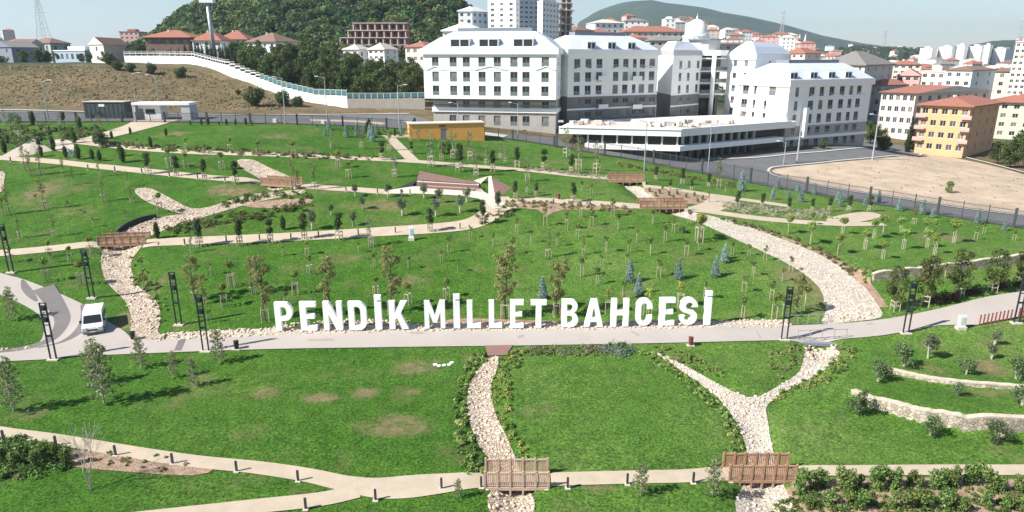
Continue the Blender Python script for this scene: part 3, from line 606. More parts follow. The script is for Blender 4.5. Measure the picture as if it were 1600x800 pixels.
def v_bigtree():
    cl = []
    for i in range(26): z = random.uniform(2.0, 8.2); r = 3.0 * math.sin(PI * min(1, (z - .6) / 8.6)) ** .6; t = random.uniform(0, 2 * PI); u = random.random() ** .5; cl.append((r * u * math.cos(t), r * u * math.sin(t), z, random.uniform(.9, 1.5)))
    return 9.3, [('trunk', trunk_mesh(7, .2, limbs=8, spread=1.8)), ('crown', leaf_mesh('crown', cl, 3000, .25, [(.055, .082, .024), (.075, .105, .03), (.036, .058, .02), (.10, .12, .036)]))]
def v_cypress():
    cl = [(random.uniform(-.15, .15), random.uniform(-.15, .15), .8 + i * .55, 1.15 * (1 - i / 15) ** .8 + .12) for i in range(14)]
    return 8.7, [('trunk', trunk_mesh(6, .15)), ('crown', leaf_mesh('crown', cl, 1500, .2, [(.02, .035, .016), (.032, .05, .02), (.045, .06, .025)]))]
mk('oval', 4, v_oval); mk('column', 3, v_col); mk('lolly', 4, v_lolly); mk('young', 5, v_young); mk('younggold', 3, v_youngy); mk('rust', 4, v_rust); mk('pale', 4, v_pale); mk('olive', 4, v_olive)
mk('bush', 4, v_bush); mk('spruce', 3, v_spruce); mk('umbrella', 4, v_umbrella); mk('oak', 4, v_oak); mk('broad', 3, v_broad); mk('pine', 4, v_pine); mk('shrub', 5, v_shrub); mk('redshrub', 2, v_redshrub)
mk('dense', 3, v_dense); mk('bigtree', 5, v_bigtree); mk('cypress', 3, v_cypress)
KIND = dict(
    oval=('staked_tree', 'dark green oval tree in timber stakes', 'tree'), column=('columnar_tree', 'dark columnar evergreen tree', 'tree'), lolly=('round_headed_tree', 'small round headed tree in stakes', 'tree'),
    young=('young_tree', 'thin young tree between stakes', 'tree'), younggold=('young_tree', 'young golden leaved tree in stakes', 'tree'), rust=('slender_tree', 'slender rust tinged tree', 'tree'), pale=('feathery_tree', 'pale feathery staked tree', 'tree'),
    olive=('olive_tree', 'grey green olive tree', 'tree'), bush=('bushy_olive_tree', 'low bushy olive tree', 'tree'), spruce=('blue_spruce', 'blue grey spruce', 'tree'), umbrella=('umbrella_tree', 'bright green umbrella tree on pale stem', 'tree'),
    oak=('oak_tree', 'tall brown green staked oak', 'tree'), broad=('leafy_tree', 'dense leafy tree in timber frame', 'tree'), pine=('young_pine', 'sparse pale young pine', 'tree'), shrub=('shrub', 'green leafy shrub', 'shrub'),
    redshrub=('red_leaved_shrub', 'dark red leaved shrub', 'shrub'), bigtree=('broadleaf_tree', 'mature green tree', 'tree'), dense=('bush', 'dense dark bush', 'bush'), cypress=('conifer_tree', 'tall dark conifer', 'tree'))
def region(px, py):
    if py > 700: return 'below the bottom path' if px < 1220 else 'beside the bottom right path'
    if py > 545:
        if px < 430: return 'on the lawn below the van road'
        return 'on the terraced lawn by the curved wall' if px > 1225 else 'on the central front lawn'
    if py > 380:
        for lim, s_ in ((160, 'above the road branch'), (232, 'beside the stream near the van'), (432, 'left of letter P'), (545, 'behind the letters PEN'), (645, 'behind the letters DİK'), (725, 'behind the letters Mİ'), (860, 'behind the letters LLET'), (955, 'behind the letters BA'), (1060, 'behind the letters HCE'), (1120, 'behind the letters Sİ'), (1300, 'between last letter and pale stream')):
            if px < lim: return s_
        return 'below the straight stone wall' if py > 432 else 'above the straight stone wall'
    if py > 298:
        for lim, s_ in ((232, 'on the far left slope'), (400, 'near the left wooden bridge'), (590, 'on the olive lawn'), (800, 'in front of the stepped terrace'), (930, 'on the middle slope'), (1120, 'near the twin bridges')):
            if px < lim: return s_
        return 'between pale stream and street fence' if px < 1330 else 'on the umbrella tree lawn'
    if py > 246:
        for lim, s_ in ((232, 'below the second path left'), (420, 'above the second path left'), (640, 'between the two upper paths'), (800, 'behind the stepped terrace'), (1000, 'by the upper right path')):
            if px < lim: return s_
        return 'along the right street fence'
    for lim, s_ in ((160, 'in the upper left corner'), (420, 'on the upper left lawn'), (640, 'on the top lawn'), (790, 'before the orange shed')):
        if px < lim: return s_
    return 'along the fence before the podium'
ORD = ['first', 'second', 'third', 'fourth', 'fifth', 'sixth', 'seventh', 'eighth', 'ninth', 'tenth', 'eleventh', 'twelfth', 'thirteenth', 'fourteenth', 'fifteenth', 'sixteenth', 'seventeenth', 'eighteenth', 'nineteenth', 'twentieth']
def ordn(i):
    k = i + 1
    if k <= 20: return ORD[i]
    if k % 10 == 0: return {30: 'thirtieth', 40: 'fortieth', 50: 'fiftieth'}[k]
    return {2: 'twenty', 3: 'thirty', 4: 'forty', 5: 'fifty'}[k // 10] + '-' + ORD[k % 10 - 1]
TREES = []
def T(kind, *lst):
    for px, py, h in lst: TREES.append((kind, px, py, h))
def place_tree(kind, p, ht, var=None, rz=None):
    hh, parts = PROTO[kind][random.randrange(len(PROTO[kind])) if var is None else var]
    nm = KIND[kind][0]; o = link(nm, None, None, p, random.uniform(0, 2 * PI) if rz is None else rz, ht / hh)
    for n_, me in parts: link(n_, me, o)
    return o
def flush_trees():
    sets = {}
    for kind, px, py, h in TREES:
        p = G(px, py); p.z = zb(p.x, p.y); ht = max(.5, zat(py - h, p.y) - p.z)
        if kind in ('young',) : ht = min(ht, 3.4)
        o = place_tree(kind, p, ht); sets.setdefault((kind, region(px, py)), []).append((px, o))
    for (kind, rg), l in sets.items():
        l.sort(key=lambda a: a[0]); base = KIND[kind][1]
        for i, (px, o) in enumerate(l):
            if len(l) == 1: lab = f'{base} {rg}'
            elif len(l) == 2: lab = f"{base}, {'left' if i == 0 else 'right'} one of two {rg}"
            else: lab = f'{base}, {ordn(i)} from left {rg}'
            tag(o, lab, KIND[kind][2], {'shrub': 'shrubs'}.get(kind, KIND[kind][1] + 's') + ' in the park')
T('rust', (39, 266, 52), (49, 275, 45), (64, 273, 48), (70, 327, 55), (100, 275, 34), (115, 289, 32), (162, 315, 45), (156, 276, 30), (200, 292, 28), (206, 317, 30), (6, 337, 36), (15, 335, 50), (32, 372, 42), (85, 370, 40), (300, 395, 34), (458, 295, 57), (466, 295, 33), (492, 297, 50), (1428, 350, 35), (1107, 316, 26), (1122, 293, 50), (857, 402, 50), (912, 398, 35))
T('young', (57, 318, 16), (108, 330, 18), (135, 345, 18), (146, 355, 17), (196, 345, 18), (249, 390, 12), (702, 395, 28), (442, 400, 20), (1133, 300, 15), (909, 300, 18), (924, 305, 20),
  (807, 365, 26), (852, 353, 30), (885, 359, 30), (907, 340, 28), (924, 353, 28), (957, 338, 28), (966, 359, 28), (1020, 350, 26), (1052, 364, 26), (1077, 350, 24), (1039, 378, 32), (995, 378, 26), (947, 395, 32), (1016, 398, 28), (1092, 392, 24), (1072, 400, 30), (902, 372, 26), (801, 398, 28), (983, 395, 22), (1144, 398, 24), (225, 450, 20), (327, 505, 24), (330, 430, 26), (80, 411, 18), (717, 425, 20), (585, 418, 26), (1176, 432, 28), (1029, 433, 30), (933, 445, 30), (909, 432, 35), (940, 415, 18), (857, 418, 18), (979, 412, 18), (1101, 468, 34), (1162, 457, 30), (975, 468, 32), (1160, 498, 40), (1209, 500, 46), (1222, 440, 25), (1257, 482, 42), (1205, 470, 32), (1195, 408, 24), (1235, 425, 26), (770, 385, 22), (735, 372, 20), (640, 420, 24), (690, 410, 22), (560, 395, 20), (1524, 375, 22), (1537, 365, 18), (1584, 376, 18), (1476, 433, 24), (1225, 495, 36), (1170, 400, 20), (870, 385, 24), (830, 380, 22))
T('oval', (232, 272, 35), (276, 275, 33), (320, 280, 33), (369, 287, 38), (312, 385, 45), (375, 384, 44), (423, 380, 42), (476, 374, 42), (530, 375, 44), (672, 362, 38), (754, 350, 38), (778, 332, 34), (597, 250, 32), (718, 268, 45), (770, 268, 36), (808, 262, 35), (850, 265, 35), (893, 270, 30), (805, 311, 30), (838, 306, 22), (896, 316, 32), (643, 240, 20), (1025, 281, 22), (1066, 288, 26), (1107, 292, 22), (1152, 325, 28), (1191, 325, 24), (1232, 330, 22), (1269, 330, 22), (1296, 330, 24), (1326, 330, 27), (1359, 330, 27), (1047, 297, 18), (1080, 297, 18))
T('column', (65, 245, 20), (103, 247, 22), (123, 249, 27), (145, 250, 20), (156, 252, 20), (192, 254, 30), (188, 244, 22), (175, 217, 14), (204, 210, 13), (260, 213, 15), (236, 231, 20), (246, 373, 29), (443, 359, 25), (8, 240, 26), (28, 232, 24))
T('lolly', (78, 402, 28), (142, 397, 28), (18, 410, 26), (110, 408, 24), (215, 230, 15), (291, 232, 17), (320, 241, 17), (360, 236, 22), (265, 262, 33), (291, 263, 27), (347, 265, 28), (404, 243, 24), (459, 246, 26), (529, 262, 28), (545, 278, 28), (480, 398, 22), (73, 440, 38), (128, 445, 38), (351, 480, 38), (362, 448, 42), (462, 460, 38), (485, 428, 30), (447, 478, 24), (588, 462, 32), (638, 475, 35), (698, 465, 32), (250, 332, 32))
T('younggold', (950, 490, 38), (1012, 492, 42), (1063, 480, 40), (1092, 378, 45))
T('olive', (555, 307, 21), (606, 308, 24), (628, 307, 12), (567, 327, 23), (517, 336, 19), (552, 353, 24), (629, 337, 31), (663, 310, 26), (686, 317, 23), (681, 338, 29), (729, 316, 25), (719, 332, 28), (488, 359, 30), (1553, 540, 26), (1549, 561, 26), (1450, 560, 38))
T('bush', (1412, 573, 38), (1372, 596, 36), (1510, 585, 28), (1587, 592, 36), (1497, 618, 22), (1342, 646, 42), (1454, 680, 32), (1557, 693, 38), (1597, 633, 35), (1066, 364, 12))
T('spruce', (541, 214, 24), (578, 214, 24), (582, 221, 27), (589, 210, 20), (1207, 311, 22), (1215, 295, 20), (1232, 308, 16), (1246, 300, 20), (1251, 315, 25), (1272, 304, 21), (1310, 315, 27), (1313, 322, 24), (1372, 317, 24), (1404, 329, 23), (1441, 335, 29), (1457, 340, 20), (1527, 350, 27), (1569, 360, 22), (1352, 322, 20), (1158, 298, 35), (848, 466, 40), (984, 441, 40), (997, 460, 36), (1060, 436, 36), (1117, 432, 36), (1131, 410, 32), (1132, 405, 26))
T('umbrella', (1231, 365, 30), (1269, 352, 20), (1266, 382, 36), (1316, 366, 28), (1310, 398, 34), (1351, 390, 33), (1365, 373, 32), (1379, 368, 32), (1406, 366, 28), (1411, 390, 34), (1379, 405, 30), (1446, 370, 30), (1448, 387, 30), (1461, 368, 26), (1460, 398, 34), (1490, 380, 38), (1094, 375, 42))
T('pale', (519, 232, 33), (565, 232, 35), (617, 277, 45), (608, 235, 35), (674, 260, 60), (708, 247, 48), (735, 250, 50), (744, 275, 45), (641, 220, 24), (654, 220, 24), (782, 248, 30), (790, 255, 28), (824, 283, 42), (885, 245, 50), (904, 265, 58), (932, 270, 54), (824, 303, 30), (30, 215, 40), (580, 385, 52), (690, 250, 36), (760, 258, 34))
T('oak', (305, 470, 74), (320, 475, 50), (415, 502, 102), (515, 492, 92), (613, 490, 105), (790, 497, 118), (870, 495, 100), (395, 460, 60), (1244, 493, 66))
T('broad', (1398, 485, 68), (1445, 478, 76), (1497, 465, 74), (1550, 456, 66), (1597, 447, 62))
T('pine', (20, 500, 52), (163, 630, 102), (150, 600, 60), (221, 575, 50), (343, 567, 54), (272, 590, 42), (303, 603, 46), (22, 643, 86), (716, 778, 30), (1001, 773, 52), (1113, 776, 62))
T('redshrub', (1462, 474, 18), (1475, 472, 18), (1490, 470, 16), (1514, 461, 15), (1526, 458, 15), (1560, 452, 15), (1570, 450, 15), (1586, 447, 14))
# hedge of shrubs along the bottom right path
for i in range(20): T('shrub', (1252 + i * 18.5 + random.uniform(-6, 6), 768 + random.uniform(-12, 4), random.uniform(18, 34)))
for i in range(12): T('shrub', (1262 + i * 31 + random.uniform(-9, 9), 795 + random.uniform(-8, 6), random.uniform(20, 32)))
sheet('soil', ipoly([(1246, 752), (1600, 750), (1700, 760), (1700, 812), (1240, 812)], 2), .03, M['soil'], .8)
for i in range(7): T('shrub', (4 + i * 17, 730 + random.uniform(-14, 8), random.uniform(20, 30)))
for i, (a, b) in enumerate(((1015, 300), (1030, 303), (1045, 306), (1058, 304), (1072, 309), (1085, 307), (1098, 312), (1035, 296), (1052, 312), (1024, 307), (1066, 316), (1090, 316))): T('shrub', (a, b, 7))
for a, b, h in ((1483, 302, 17), (1492, 470, 12), (690, 240, 20), (700, 238, 18), (965, 548, 13), (975, 550, 14), (952, 547, 12), (1555, 200, 20)): T('shrub', (a, b, h))
for i in range(34): T(random.choice(['oval', 'pale', 'pale', 'bush', 'column']), (random.uniform(-30, 160), random.uniform(196, 236), random.uniform(14, 30)))
for i in range(10): T(random.choice(['pale', 'column', 'spruce']), (random.uniform(430, 650), random.uniform(200, 214), random.uniform(12, 26)))
for i in range(8): T('column', (300 + i * 14 + random.uniform(-4, 4), 196, random.uniform(8, 14)))
flush_trees()
# bare tree in front
mb = MB()
def twig(p, d, r, n_):
    q = p + d; mb.tube(p, q, r, r * .7, 5)
    if n_:
        for _ in range(3 if n_ > 1 else 4): twig(q, (d * .72 + Vector((random.uniform(-1, 1), random.uniform(-1, 1), random.uniform(-.1, .5))) * d.length * .38), r * .6, n_ - 1)
p = G(142, 765)
for dx, dy in ((-.35, .1), (.1, -.1), (.0, .3)): twig(Vector(p) - Vector((0, 0, .1)), Vector((dx, dy, 1.3)), .035, 3)
bt = thing('bare_tree', 'leafless multi stemmed young tree on the bottom left lawn', 'tree', p); part('trunk', mb, M['barkpale'], bt)

def cover(name, poly, hgt, size, dens, pal, label=None, clump=.5):
    """low planting nobody could count"""
    tp = [tuple(p) for p in poly]; x0, x1 = min(p[0] for p in tp), max(p[0] for p in tp); y0, y1 = min(p[1] for p in tp), max(p[1] for p in tp)
    area = (x1 - x0) * (y1 - y0); cs = []; hgt *= .82 if name == 'streamside_plants' else 1
    for _ in range(int(area * dens)):
        x, y = random.uniform(x0, x1), random.uniform(y0, y1)
        if inpoly(x, y, tp): cs.append((x, y, zb(x, y), hgt * random.uniform(.5, 1.3)))
    if not cs: return
    c = np.array(cs); nl = 42; k = np.repeat(np.arange(len(c)), nl); n_ = len(k); d = rng.normal(size=(n_, 3)); d /= np.linalg.norm(d, axis=1)[:, None]; d[:, 2] = np.abs(d[:, 2])
    p_ = c[k, :3] + d * (c[k, 3] * (.5 + .5 * rng.random(n_)))[:, None] * np.array([.8, .8, 1])
    nr = d + rng.normal(size=(n_, 3)) * .7; nr /= np.linalg.norm(nr, axis=1)[:, None]; a = np.cross(nr, rng.normal(size=(n_, 3))); a /= np.linalg.norm(a, axis=1)[:, None]; b = np.cross(nr, a)
    s_ = size * (.6 + .8 * rng.random(n_))[:, None]; v = np.stack([p_ - a * s_, p_ - b * s_ * .6, p_ + a * s_, p_ + b * s_ * .6], 1).reshape(-1, 3)
    pal = np.array(pal); cc = pal[rng.integers(0, len(pal), len(c))]; ci = cc[k] * (.7 + .6 * rng.random(n_))[:, None]
    o = link(name, raw_mesh(name, v, np.arange(n_ * 4).reshape(-1, 4), np.repeat(ci, 4, 0))); tag(o, label, 'plants', kind='stuff')
PG = [(.14, .21, .05), (.19, .26, .07), (.08, .14, .035), (.25, .28, .10)]; DG = [(.065, .11, .03), (.10, .14, .04), (.13, .14, .05)]; BR = [(.19, .17, .08), (.13, .14, .05), (.24, .21, .12), (.10, .12, .04)]
cover('streamside_plants', ipoly([(766, 546), (742, 552), (716, 600), (709, 650), (726, 735), (758, 738), (745, 702), (730, 660), (727, 620), (737, 590), (762, 562)], 3), .42, .10, 4.5, PG, 'leafy green planting along the left bank of the central stream')
cover('streamside_plants', ipoly([(784, 560), (800, 545), (832, 545), (815, 560), (800, 600), (800, 640), (812, 690), (838, 722), (812, 724), (792, 680), (772, 640), (769, 600)], 3), .36, .09, 4, PG + YG[:2], 'yellow green planting along the right bank of the central stream')
cover('streamside_plants', ipoly([(990, 546), (1022, 552), (1062, 578), (1118, 620), (1150, 664), (1166, 712), (1142, 712), (1132, 670), (1100, 628), (1056, 590), (1010, 562)], 3), .34, .09, 4, PG, 'green planting left of the forked stream')
cover('streamside_plants', ipoly([(1022, 540), (1072, 553), (1126, 580), (1122, 590), (1064, 570), (1036, 556)], 3), .36, .09, 4, PG, 'green planting above the thin branch of the forked stream')
cover('streamside_plants', ipoly([(1302, 545), (1336, 540), (1328, 570), (1295, 600), (1240, 612), (1206, 630), (1215, 612), (1262, 592), (1298, 570)], 3), .40, .10, 4, PG, 'green planting below the road bridge on the right bank')
cover('streamside_plants', ipoly([(1198, 552), (1235, 540), (1260, 545), (1250, 566), (1222, 592), (1205, 580)], 3), .32, .09, 3, PG + BR[2:3], 'patchy planting below the road bridge on the left bank')
cover('pale_shrub_border', ipoly([(828, 545), (900, 541), (950, 542), (950, 555), (900, 556), (830, 556)], 2), .42, .08, 4.5, [(.17, .18, .10), (.13, .15, .07), (.22, .22, .13)], 'pale low shrubs edging the lawn under the road')
cover('silver_shrub', ipoly([(945, 543), (984, 540), (988, 554), (948, 556)], 2), .8, .07, 9, [(.17, .21, .16), (.13, .17, .12)], 'silver grey shrub mound edging the lawn under the road')
cover('hedge_planting', ribbon(gline([(264, 364), (300, 352), (350, 344), (400, 338), (450, 330), (488, 321)]), 3.2), .6, .13, 1.8, DG, 'dark planting curving above the left footpath')
cover('hedge_planting', ribbon(gline([(345, 322), (400, 308), (440, 302), (480, 312)]), 2.6), .5, .13, 1.8, DG + PG[:1], 'leafy planting beside the upper stream fork')
cover('dry_border', ribbon(gline([(160, 224), (260, 232), (360, 237), (470, 243), (590, 248)]), 3.0), .5, .12, 1.6, BR + DG, 'brown and green border above the second path')
cover('ornamental_grass', ribbon(gline([(826, 263), (880, 270), (930, 276), (974, 283)]), 2.6), .5, .08, 2.2, [(.30, .27, .20), (.24, .22, .15)], 'pale ornamental grass above the upper right path')
cover('ornamental_grass', ribbon(gline([(1130, 322), (1180, 328), (1230, 333), (1300, 336)]), 5.0), .55, .08, 2.4, [(.30, .27, .20), (.22, .21, .15)], 'pale ornamental grass below the street fence')
cover('brown_shrubs', ribbon(gline([(790, 318), (830, 320), (900, 323), (990, 329)]), 2.6), .45, .11, 1.8, BR, 'brown low shrubs beneath the middle path')
cover('brown_shrubs', ribbon(gline([(745, 345), (770, 340), (800, 326)]), 3), .45, .11, 1.8, BR + DG, 'brown shrubs where the footpath turns')
cover('bank_planting', ribbon(gline([(1130, 342), (1200, 362), (1280, 392), (1340, 428), (1362, 440)]), 1.6), .38, .1, 2.2, BR + DG, 'brown and green planting on the bank of the pale stream')
cover('fence_planting', ribbon(gline([(960, 256), (1020, 267), (1090, 280), (1160, 292)]), 3.4), .5, .12, 1.3, [(.16, .17, .05), (.10, .13, .035), (.22, .20, .07)], 'yellow green planting at the foot of the right street fence')
cover('bank_planting', ribbon(gline([(212, 400), (220, 435), (245, 462), (262, 500)]), 1.8), .3, .09, 2.2, BR + PG, 'sparse planting on the right bank of the left stream')
cover('bank_planting', ipoly([(95, 712), (180, 703), (300, 724), (300, 740), (200, 734)], 2), .22, .07, 2.0, BR + PG, 'sparse planting on bare soil below the left path')
cover('bank_planting', ipoly([(0, 686), (60, 690), (105, 704), (110, 730), (60, 745), (0, 750)], 2), .55, .10, 3.5, DG + G1, 'dense dark planting below the left path')
cover('corner_planting', ipoly([(-60, 200), (60, 200), (160, 200), (150, 216), (80, 222), (-60, 224)], 2), .7, .2, .5, DG, 'dense dark planting in the upper left corner')
cover('top_planting', ipoly([(470, 196), (600, 202), (640, 210), (560, 216), (540, 200)], 2), .4, .15, .5, DG, 'low planting on the top lawn')
cover('planting_by_yellow_bush', ipoly([(1245, 770), (1600, 765), (1640, 800), (1240, 810)], 2), .30, .085, 5.5, PG[:1] + DG + G1, 'low green planting under the bottom right shrubs')

HT = [(.26, .21, .12), (.33, .26, .15), (.16, .15, .07), (.12, .12, .05), (.38, .30, .19)]
cover('dry_grass_tufts', ipoly([(-60, 166), (100, 166), (300, 170), (430, 172), (470, 166), (400, 140), (300, 110), (190, 106), (-60, 104)], 1), .32, .13, .42, HT, 'dry tufts covering the bare hillside')
cover('dry_grass_tufts', ipoly([(1230, 268), (1300, 260), (1440, 250), (1540, 262), (1640, 290), (1640, 328), (1400, 298)], 1), .22, .10, .10, HT, 'sparse dry tufts on the bare lot')
# stones
def stones(name, polys, dens, rmin, rmax, m, label):
    import itertools
    t = (1 + 5 ** .5) / 2
    iv = np.array([(-1, t, 0), (1, t, 0), (-1, -t, 0), (1, -t, 0), (0, -1, t), (0, 1, t), (0, -1, -t), (0, 1, -t), (t, 0, -1), (t, 0, 1), (-t, 0, -1), (-t, 0, 1)], float); iv /= np.linalg.norm(iv[0])
    fc = np.array([(0, 11, 5), (0, 5, 1), (0, 1, 7), (0, 7, 10), (0, 10, 11), (1, 5, 9), (5, 11, 4), (11, 10, 2), (10, 7, 6), (7, 1, 8), (3, 9, 4), (3, 4, 2), (3, 2, 6), (3, 6, 8), (3, 8, 9), (4, 9, 5), (2, 4, 11), (6, 2, 10), (8, 6, 7), (9, 8, 1)])
    V, Fc, k = [], [], 0
    for poly, dn in zip(polys, dens):
        x0, x1 = min(p[0] for p in poly), max(p[0] for p in poly); y0, y1 = min(p[1] for p in poly), max(p[1] for p in poly)
        for _ in range(int((x1 - x0) * (y1 - y0) * dn)):
            x, y = random.uniform(x0, x1), random.uniform(y0, y1)
            if not inpoly(x, y, poly): continue
            r = rmin + (rmax - rmin) * random.random() ** 2.5; s_ = np.array([r * random.uniform(.8, 1.4), r * random.uniform(.8, 1.3), r * random.uniform(.4, .8)])
            a = random.uniform(0, 2 * PI); q = iv * (1 + rng.normal(size=(12, 1)) * .15) * s_
            qx = q[:, 0] * math.cos(a) - q[:, 1] * math.sin(a) + x; qy = q[:, 0] * math.sin(a) + q[:, 1] * math.cos(a) + y
            V.append(np.stack([qx, qy, q[:, 2] + zb(x, y) + r * .25 + .04], 1)); Fc.append(fc + k); k += 12
    o = link(name, raw_mesh(name, np.concatenate(V), np.concatenate(Fc), None, m)); tag(o, label, 'stones', kind='stuff')
stones('stream_stones', [BED[0], BED[2], BED[3], BED[6]], [14, 5, 2, 2], .04, .17, M['rock'], 'loose beige stones lying in the stream beds')
stones('pale_stream_stones', [BED[1], BED[4], BED[5]], [12, 4, 2], .035, .16, M['rockpale'], 'loose pale stones lying in the right hand stream beds')
sheet('rock_strip', ribbon(gline([(262, 527), (310, 525), (400, 521), (450, 518), (560, 515), (660, 513), (800, 511.5), (1000, 509.5), (1120, 508), (1235, 506)]), 1.7), .06, M['bedpale'], .6)
stones('rock_edging', [ribbon(gline([(250, 528), (310, 524), (400, 520), (450, 517), (560, 514), (660, 512), (800, 511), (1000, 509), (1120, 507), (1235, 505)]), 1.7), ribbon(gline([(430, 512), (500, 506), (560, 503), (640, 504)]), 1.5), ribbon(gline([(0, 548), (25, 547), (50, 545)]), .8)], [16, 10, 10], .06, .21, M['rock'], 'white rocks edging the road behind the letters')
stones('rubble', [ipoly([(1262, 540), (1310, 538), (1300, 560), (1262, 562)], 2), ipoly([(1285, 495), (1330, 490), (1372, 492), (1330, 503)], 2)], [6, 4], .1, .3, M['rock'], 'rubble either side of the small road bridge')

# ------------------------------------------------------------------ walls
def curved_wall(name, line, h0, h1, thick, m, label, cap=None, below=.6, ramp=0, cat='wall'):
    """follows the ground; h(t) above the ground in front of it"""
    mb = MB(); mc = MB(); L = []
    for i, p in enumerate(line):
        d = (line[min(i + 1, len(line) - 1)] - line[max(i - 1, 0)]).normalized(); nn = Vector((-d.y, d.x))
        if nn.y < 0: nn = -nn
        t = i / (len(line) - 1); h = h0 + (h1 - h0) * t
        if ramp: h *= min(1, .3 + t / ramp)
        q = p - nn * .25; z = zb(q.x, q.y); L.append((p - nn * thick * .5, p + nn * thick * .5, z - below, z + h))
    for a, b in zip(L, L[1:]):
        A = [(*a[0], a[2]), (*b[0], b[2]), (*b[0], b[3]), (*a[0], a[3])]; mb.face(A)
        B = [(*b[1], b[2]), (*a[1], a[2]), (*a[1], a[3]), (*b[1], b[3])]; mb.face(B)
        e = Vector((0, 0, .10)); o = .05
        def up_(v, k): return (v[0], v[1], k)
        c1, c2, c3, c4 = up_(a[0], a[3]), up_(b[0], b[3]), up_(b[1], b[3]), up_(a[1], a[3])
        T_ = [(x, y, z + .1) for x, y, z in (c1, c2, c3, c4)]
        mc.face(T_); mc.face([c1, c2, T_[1], T_[0]]); mc.face([c3, c4, T_[3], T_[2]])
    for e in (L[0], L[-1]): mb.face([(*e[0], e[2]), (*e[0], e[3] + .1), (*e[1], e[3] + .1), (*e[1], e[2])])
    r = thing(name, label, cat, (*line[0], L[0][2])); part('wall_body', mb, m, r); part('coping', mc, cap or M['coping'], r); return r
curved_wall('stone_wall', wall_front, .9, 1.15, .5, M['masonry'], 'long curved masonry wall holding the lower right lawn terrace', ramp=.25)
curved_wall('stone_wall', wall_upper, .34, .34, .4, M['masonry'], 'low thin curved stone wall on the upper right terrace')
curved_wall('stone_wall', wall_mid, 1.0, 1.0, .45, M['masonry'], 'straight dark stone retaining wall behind the leafy trees')
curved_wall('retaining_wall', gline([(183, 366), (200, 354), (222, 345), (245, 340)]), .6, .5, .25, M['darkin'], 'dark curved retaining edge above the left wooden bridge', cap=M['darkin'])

# ------------------------------------------------------------------ fences along the street
def rail_fence(name, line, h, label, post_every=3.0, picket=.16):
    pts = [Vector((p.x, p.y)) for p in line]; seg = [0]
    for a, b in zip(pts, pts[1:]): seg.append(seg[-1] + (b - a).length)
    def at(s_):
        for i in range(len(pts) - 1):
            if s_ <= seg[i + 1] or i == len(pts) - 2:
                t = (s_ - seg[i]) / (seg[i + 1] - seg[i]); return pts[i].lerp(pts[i + 1], t), (pts[i + 1] - pts[i]).normalized()
    r = thing(name, label, 'fence', (*pts[0], zb(*pts[0]))); mb = MB(); s_ = 0
    while s_ < seg[-1]:
        p, d = at(s_); z = zb(*p); mb.box((*p, z + h / 2 + .05), (.03, .03, h - .1), math.atan2(d.y, d.x)); s_ += picket
    s_ = 0; prev = None
    while s_ < seg[-1]:
        p, d = at(s_); z = zb(*p)
        if prev: mb.bar((*prev[0], prev[1] + h * .93), (*p, z + h * .93), .04, .06); mb.bar((*prev[0], prev[1] + .22), (*p, z + .22), .04, .06)
        prev = (p, z); s_ += 1.5
    part('railing', mb, M['fence'], r); s_ = 0; me = None; c = 0
    while s_ < seg[-1] and c < 98:
        p, d = at(s_); z = zb(*p); big = c % 3 == 0
        mb = MB(); mb.box((*p, z + h / 2), (.34 if big else .10, .30 if big else .10, h + (.15 if big else .08)), math.atan2(d.y, d.x)); mb.box((*p, z + h + (.14 if big else .08)), (.40 if big else .14, .36 if big else .14, .06), math.atan2(d.y, d.x))
        part('fence_post', mb, M['fence'], r); s_ += post_every; c += 1
fl = [G(*p).xy for p in FENCE_IMG]
rail_fence('railing_fence', fl[1:9], 2.0, 'dark railing fence between the top lawn and the street')
rail_fence('railing_fence', fl[8:16], 2.7, 'dark railing fence running down beside the dirt lot', 3.3)

# retaining wall with glass fence on the hill
def hill_wall(pts, m, label, fence_h, thick=.4):
    mb = MB(); r = None; fb = MB(); gb = MB(); fr = MB(); L = []
    for a, b in zip(pts, pts[1:]):
        for k in range(6):
            t = k / 6; L.append([a[i] + (b[i] - a[i]) * t for i in range(4)])
    L.append(list(pts[-1])); Q = []
    for px, yb, yt, d in L:
        p = W(px, yb, d); zt = zat(yt, p.y); Q.append((p, zt))
    # stepped in lengths
    for i in range(0, len(Q) - 1):
        a, b = Q[i], Q[i + 1]; zt = a[1] if (i // 3) % 1 == 0 else b[1]
        dr = (b[0] - a[0]).normalized(); nn = Vector((-dr.y, dr.x, 0)) * thick
        z0 = min(a[0].z, b[0].z) - 3; c = [a[0].xy, b[0].xy, (b[0] + nn).xy, (a[0] + nn).xy]
        mb.prism([tuple(x) for x in c], z0, zt)
        n_ = max(1, int((b[0] - a[0]).length / 1.6))
        for k in range(n_):
            q0 = a[0].lerp(b[0], k / n_) + nn * .5; q1 = a[0].lerp(b[0], (k + 1) / n_) + nn * .5
            fr.box((q0.x, q0.y, zt + fence_h / 2), (.12, .12, fence_h)); (fb if a[0].x / a[0].y > -.36 else gb).bar((q0.x, q0.y, zt + fence_h / 2 + .05), (q1.x, q1.y, zt + fence_h / 2 + .05), .03, fence_h * (.75 if a[0].x / a[0].y > -.36 else .3))
            fr.bar((q0.x, q0.y, zt + fence_h - .05), (q1.x, q1.y, zt + fence_h - .05), .08, .08)
    r = thing('retaining_wall', label, 'wall', Q[0][0]); part('wall_body', mb, m, r); part('glass_panel', fb, M['teal'], r); (part('grey_panel', gb, M['greyw'], r) if gb.v else None); part('fence_frame', fr, M['wframewhite'], r)
hill_wall([(195, 97, 87, 232), (250, 98, 87, 230), (300, 100, 88, 226), (330, 107, 96, 218), (352, 116, 101, 212), (400, 131, 121, 202), (440, 146, 136, 192), (490, 160, 148, 182), (543, 167, 150, 176)], M['white'], 'long white retaining wall with teal glass fence on the hill', 1.5)
